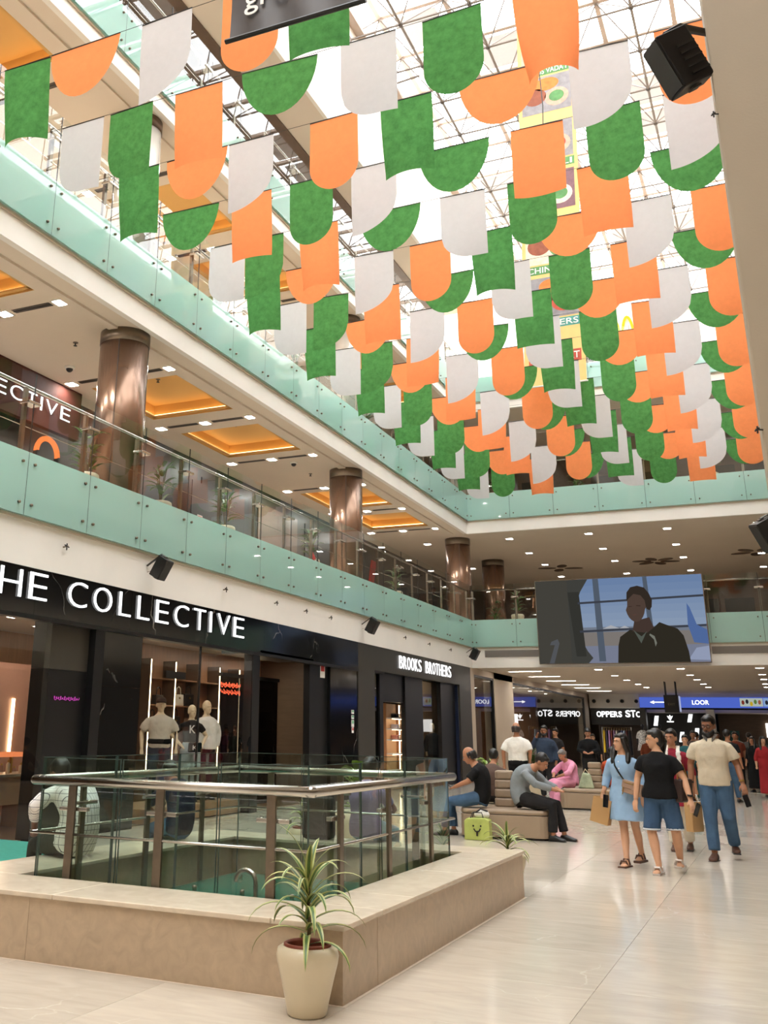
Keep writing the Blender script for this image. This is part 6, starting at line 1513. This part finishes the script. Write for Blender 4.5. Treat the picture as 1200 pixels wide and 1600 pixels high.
MB().tube([(-.045, -.115, .16), (-.02, -.118, .125), (.03, -.118, .125), (.055, -.115, .165)], .010, 6).build('mark_smile', M_black2, t, local=True); MB().tube([(.005, -.118, .13), (.002, -.115, .06)], .014, 6).build('mark_stem', M_black2, t, local=True)
for x in (-.05, .06): MB().ball((x, -.114, .20), .013, .006, .013, 8, 6).build('mark_eye', M_black2, t, local=True)
t = thing('white_pouch', 'white pouch with black handles on top of the lime bag', 'bag', (-4.28, 15.78, .30)); MB().ball((0, 0, .05), .12, .08, .065, 14, 10).build('pouch', M_paperw, t, True, local=True); MB().tube([(-.08, -.05, .08), (0, -.07, .13), (.10, -.04, .10)], .012, 6).build('handle', M_black2, t, local=True)
s4 = Fig(1.76, True, 1.08, arms={'R': ((-.28, .04, 1.12), (-.22, -.10, .95)), 'L': ((.29, .04, 1.10), (.30, -.02, .86))}, head=(0, 6))
person('bald man in a white shirt seen from behind', (-5.24, 22.4, 0), 176, s4, 1, [('shirt', lambda mb: s4.top(mb, .12, .02, .85, .985, .0, .074), whitec)], [('trousers', lambda mb: s4.trousers(mb, .97, .016), blackc)], 'balding', 1, shoe_b, .017, face=False)
s5 = Fig(1.74, True, 1.05, arms={'R': ((-.30, -.06, 1.18), (-.12, -.14, 1.46)), 'L': ((.27, .04, 1.1), (.27, -.02, .86))}, head=(10, 0))
person('bearded man in navy blazer holding a phone to his ear', (-5.42, 26.1, 0), -10, s5, 2, [('shirt', lambda mb: s5.top(mb, .06, .015, 0, .985), cloth('grey_vest', (92, 96, 98))), ('blazer', lambda mb: (s5.top(mb, .0, .03, 1.85, .985, .02, .07)), navyc)], [('trousers', lambda mb: s5.trousers(mb, .97, .016), charcc)], 'short', 0, shoe_b, .017, beard=True)
s6 = Fig(1.72, True, 1.05, arms={'R': ((-.26, -.10, 1.12), (-.05, -.24, 1.05)), 'L': ((.26, -.10, 1.12), (.05, -.24, 1.05))}, head=(0, 22))
person('man in black looking down in front of the passage window', (-4.95, 29.6, 0), 5, s6, 1, [('shirt', lambda mb: s6.top(mb, .02, .02, 1.7, .985), blackc)], [('trousers', lambda mb: s6.trousers(mb, .97, .016), charcc)], 'short', 0, shoe_b, .02)
s7 = sit(1.56, False, 1.1, .10, .42, head=(0, 26)); person('grey haired woman in pink seated on the rear island', (-4.45, 23.75, 0), -35, s7, 1, [('tunic', lambda mb: s7.top(mb, .0, .022, 1.5, .985, .02, .072), pinkc), ('skirt', lambda mb: [mb.tube([s7.leg[q][0], s7.leg[q][1], s7.leg[q][2]+V((0, 0, .06))], [.13, .11, .09], 12) for q in 'RL'] and mb.ball((s7.leg['R'][1]+s7.leg['L'][1])/2, .17, .16, .12), pinkc)], [], 'bun', 2, shoe_br, .02)
t = thing('cloth_bag', 'pale green cloth bag beside the woman in pink', 'bag', (-4.05, 23.55, .42)); MB().prism([(-.17, 0), (.17, 0), (.10, .30), (-.05, .33)], 'y', -.07, .07).build('bag_body', cloth('sage_print', (176, 188, 160), .85, .25, .3, 20), t, local=True, bevel=.03); MB().tube([(-.04, 0, .32), (.0, 0, .4), (.08, 0, .3)], .01, 6).build('handle', M_pot, t, local=True)
s8 = sit(1.6, False, 1.1, .0, .42, head=(0, 0)); person('long haired woman in rust orange seen from behind', (-3.55, 24.2, 0), 178, s8, 1, [('tunic', lambda mb: s8.top(mb, .0, .024, 1.4, .985, .03, .074), orangec)], [('trousers', lambda mb: s8.trousers(mb, .95, .02), orangec)], 'long', 0, shoe_br, .02, face=False)
# sitters on the stone bench
s9 = sit(1.72, True, .93, .2, .42, .45, head=(10, 22), arms={'R': ((-.30, -.18, .80), (-.10, -.52, .56)), 'L': ((.30, -.16, .82), (.10, -.5, .58))}, kf=-.46)
person('man in a white checked shirt sitting on the left bench with his back turned', (-5.78, 7.70, 0), -112, s9, 3, [('shirt', lambda mb: s9.top(mb, -.02, .028, 1.45, .985, .015, .072), checked('checked_cloth', srgb(224, 220, 216), srgb(90, 88, 100)))], [('trousers', lambda mb: s9.trousers(mb, .95, .016), olivec)], 'short', 0, shoe_b, .013, face=True)
s10 = sit(1.55, True, .85, .15, .42, head=(0, 20)); person('person in navy patterned shirt on the far left of the bench', (-5.78, 9.45, 0), -120, s10, 2, [('shirt', lambda mb: s10.top(mb, .0, .02, .8, .985), cloth('navy_pattern', (34, 38, 54), .85, .5, .2, 40))], [('jeans', lambda mb: s10.trousers(mb, .95, .015), denim)], 'short', 0, shoe_b, .016, face=False)
s11 = sit(1.58, False, 1.0, .05, .42, head=(0, 10)); person('person in lilac top and light jeans on the rear bench', (-4.05, 10.42, 0), 172, s11, 2, [('top', lambda mb: s11.top(mb, .0, .02, .7, .985), purplec)], [('jeans', lambda mb: s11.trousers(mb, .95, .015), cloth('light_denim', (150, 172, 188), .9, .14, .25, 40))], 'bun', 0, shoe_br, .016, face=False)
t = thing('backpack', 'charcoal backpack resting on the rear bench beside the lilac top', 'bag', (-4.58, 10.36, .42), R3(6)); MB().box(-.17, .17, -.10, .10, 0, .42).build('pack', cloth('charcoal_canvas', (54, 52, 50)), t, local=True, bevel=.05)
for x in (-.1, .1): MB().tube([(x, -.10, .40), (x, -.15, .25), (x, -.11, .05)], (.012), 6).build('strap', M_dark, t, local=True)
# crowd in the passage
rgc = random.Random(5)
crowd = [(-1.9, 30.5, 'woman in dark plum near the far passage', (70, 44, 60), 0, 'pony'), (-.95, 34.4, 'woman all in black at the right edge', (16, 16, 17), 0, 'long'), (-2.5, 33.2, 'man in dark brown shirt behind the crowd', (70, 56, 48), 1, 'short'), (-1.5, 36.5, 'person in rust shirt behind the beige polo', (120, 58, 44), 1, 'short'), (-2.1, 38.0, 'man in navy near the black shopfront', (40, 46, 66), 1, 'short'),
         (-.6, 31.5, 'woman in red dress beside the beige polo', (150, 40, 44), 0, 'long'), (-1.2, 40.5, 'man in grey walking away in the passage', (96, 96, 98), 1, 'short'), (-3.0, 41.5, 'person in olive under the hanging sign', (74, 76, 56), 1, 'short'), (-.1, 39, 'man in a white tee at the right of the passage', (200, 198, 194), 1, 'short'), (-2.9, 29.3, 'woman in dark green behind the maroon kurta', (44, 58, 48), 0, 'long'), (-6.6, 33.5, 'man in dark jacket by the passage window', (44, 42, 44), 1, 'short'), (-5.9, 36.2, 'woman in black scarf by the passage window', (30, 28, 30), 0, 'dupatta')]
crowd += [(-2.3, 27.8, 'woman in teal kurta left of the crowd', (40, 84, 88), 0, 'pony'), (-1.35, 28.6, 'man in black shirt close behind the beige polo', (22, 22, 24), 1, 'short'), (-3.3, 36.0, 'woman in brown shawl in the passage', (84, 62, 50), 0, 'long'), (-.35, 36.4, 'man in maroon tee in the passage', (96, 36, 40), 1, 'short'), (-2.7, 44.5, 'woman in grey near the far shop', (80, 80, 84), 0, 'long'), (-1.75, 43.0, 'man in dark blue tee deep in the passage', (36, 44, 70), 1, 'short'), (-.3, 45.0, 'man in tan shirt deep in the passage', (120, 96, 72), 1, 'short'), (-4.4, 38.5, 'woman in rust scarf in the passage', (130, 70, 50), 0, 'dupatta'), (.25, 42.0, 'woman in purple at the passage right', (74, 50, 90), 0, 'long'), (-1.9, 48.0, 'man in white shirt at the far shop', (190, 188, 184), 1, 'short')]
for (x, y, lb, c, ml, hs_) in crowd:
    fg = Fig(1.72 if ml else 1.58, bool(ml), 1.05, legs={'R': ((-.09, -.05, .48), (-.09, -.06, .085)), 'L': ((.1, .0, .48), (.1, .12, .095))})
    cl = cloth('crowd_%d_%d_%d' % c, c)
    if ml: person(lb, (x, y, 0), rgc.choice((0, 160, 20, -30)), fg, rgc.choice((1, 2)), [('shirt', lambda mb: fg.top(mb, .0, .02, .8, .985), cl)], [('trousers', lambda mb: fg.trousers(mb, .97, .016), rgc.choice((charcc, denim, blackc)))], hs_, 0, shoe_b, .024, group='shoppers in the passage')
    else: person(lb, (x, y, 0), rgc.choice((0, 20, -30)), fg, rgc.choice((0, 1)), [('dress', lambda mb: (fg.top(mb, .0, .02, 1.5, .985), fg.skirt(mb, .12, .2, .26, .8)), cl)], [], hs_, 0, shoe_b, .024, group='shoppers in the passage')
# shoppers on gallery one behind the glass
for (x, y, z, lb, c) in ((.45, 35.2, 5.05, 'shopper in dark shirt on far gallery right of the screen', (34, 34, 38)), (-7.3, 36.0, 5.05, 'shopper in black on far gallery left of the screen', (24, 24, 26))):
    fg = Fig(1.68, True, 1.0); person(lb, (x, y, z), 0, fg, 1, [('shirt', lambda mb: fg.top(mb, .0, .02, .8, .985), cloth('gal_%d' % c[0], c))], [('trousers', lambda mb: fg.trousers(mb, .97, .016), charcc)], 'short', 0, shoe_b, .024)

# ================================================================== mannequins
mq = mat('mannequin_gloss', srgb(226, 204, 170), .35, var=.02)
PZ = .24
pl = thing('window_plinth', 'low platform under the three window mannequins', 'platform', (-10.1, 16.5, 0.012)); MB().box(-10.7, -9.55, 14.6, 17.85, .012, PZ).build('plinth', M_wood, pl, bevel=.01)
g1 = Fig(1.80, True, .98, arms={'R': ((-.30, .03, 1.12), (-.30, -.10, .86)), 'L': ((.28, .03, 1.1), (.28, -.04, .86))}, head=(0, 0))
def ex(t, f): 
    R, c, k = f.Rh, f.hc, f.k
    MB().ball(c+V((0, .012, .06))*k, .088*k, .104*k, .075*k, 16, 10).build('cap', cloth('brown_cap', (70, 54, 48)), t, True, local=True); MB().ball(c+V((0, -.12, .055))*k, .075*k, .08*k, .010*k, 14, 8).build('cap_peak', cloth('brown_cap', (70, 54, 48)), t, True, local=True)
    MB().tube([f.arm['L'][1]+V((-.02, 0, .0)), f.arm['L'][1]+V((-.02, 0, .3)), f.nb+V((.16, 0, -.02))], .012, 6).build('strap', M_dark, t, local=True)
person('mannequin with brown cap, pale shirt and waist jacket in the window', (-10.05, 15.70, PZ), 40, g1, mq, [('shirt', lambda mb: g1.top(mb, .05, .022, .8, .985, .01, .08), cloth('pale_linen', (206, 196, 180))), ('tied_jacket', lambda mb: mb.loft([g1.ring(.16, .20, .15), g1.ring(.22, .21, .16), g1.ring(.3, .19, .14)]), blackc)], [('jeans', lambda mb: g1.trousers(mb, .96, .016), cloth('dark_denim', (52, 62, 80), .9, .14, .2, 40))], None, 0, shoe_b, .017, ex, 'mannequin', 'mannequin', False)
g2 = Fig(1.70, False, .92, arms={'R': ((-.36, .05, 1.16), (-.18, -.06, .97)), 'L': ((.30, .05, 1.14), (.2, -.1, .98))}, head=(20, 0))
def ex(t, f):
    fit = fit_text('K', 'shirt_letter', M_paperw, M_FAR, -.05, .06, f.nb.z-.24, f.nb.z-.10, .145, .004, t, .01)
    for v_ in fit.data.vertices: v_.co += wloc(t)
    MB().prism([(-.13, 0), (.13, 0), (.12, .17), (-.12, .17)], 'y', -.27, -.19).build('belt_bag', blackc, t, local=True, bevel=.02).location = (0.05, 0, .86)
    fit = fit_text('K', 'bag_letter', M_paperw, M_FAR, -.0, .09, .90, .98, .272, .004, t, .008)
    for v_ in fit.data.vertices: v_.co += wloc(t)
person('mannequin in cropped black tee with white K print and pale jeans', (-10.0, 16.70, PZ), 40, g2, mq, [('t_shirt', lambda mb: g2.top(mb, .3, .016, .55, .985, .0, .06), blackc)], [('jeans', lambda mb: g2.trousers(mb, .97, .016, 1.2), cloth('pale_denim', (170, 184, 190), .9, .12, .2, 40))], None, 0, shoe_b, .017, ex, 'mannequin', 'mannequin', False)
g3 = Fig(1.80, True, 1.0, arms={'R': ((-.3, .03, 1.12), (-.28, -.06, .88)), 'L': ((.30, .05, 1.12), (.27, .02, .88))}, head=(0, 0))
person('mannequin in an oversized white jacket in the window', (-10.05, 17.35, PZ), 70, g3, mq, [('jacket', lambda mb: g3.top(mb, .0, .045, 1.9, .97, .01, .09), whitec)], [('trousers', lambda mb: g3.trousers(mb, .97, .016), cloth('plum_trousers', (60, 44, 56)))], None, 0, shoe_b, .017, None, 'mannequin', 'mannequin', False)
g4 = Fig(1.80, True, 1.0); person('mannequin in dark suit inside the charcoal shop window', (-9.98, 31.35, .02), 60, g4, mq, [('suit_jacket', lambda mb: g4.top(mb, -.08, .03, 1.9, .97, .01, .07), cloth('slate_suit', (52, 58, 66)))], [('trousers', lambda mb: g4.trousers(mb, .97, .016), charcc)], None, 0, shoe_b, .02, None, 'mannequin', 'mannequin', False)
mdark = mat('dark_mannequin', srgb(24, 22, 22), .3)
for (x, lb, c, vv_) in ((-6.35, 'dark mannequin in black and white print dress by the far rail', (190, 188, 186), .7), (-5.55, 'dark mannequin in a white dress by the far rail', (230, 226, 218), .06)):
    g5 = Fig(1.78, False, 1.0); person(lb, (x, FY-3.2, .35), 0, g5, mdark, [('dress', lambda mb: (g5.top(mb, .0, .03, 1.3, .985, .03, .08), g5.skirt(mb, .5, .22, .3, .8)), mat('print_%d' % c[0], srgb(*c), .8, var=vv_, vscale=16))], [], None, 0, None, .024, None, 'mannequin', 'mannequin', False)
    s_ = thing('mannequin_stand', 'round stand under the %s' % lb.replace(' by the far rail', ''), 'stand', (x, FY-3.2, 0)); MB().lathe([(.3, 0), (.3, .03), (.05, .04), (.05, .34), (.2, .35)], (x, FY-3.2, 0), 20).build('stand', M_dark, s_)

bpy.data.scenes.remove(TMP)
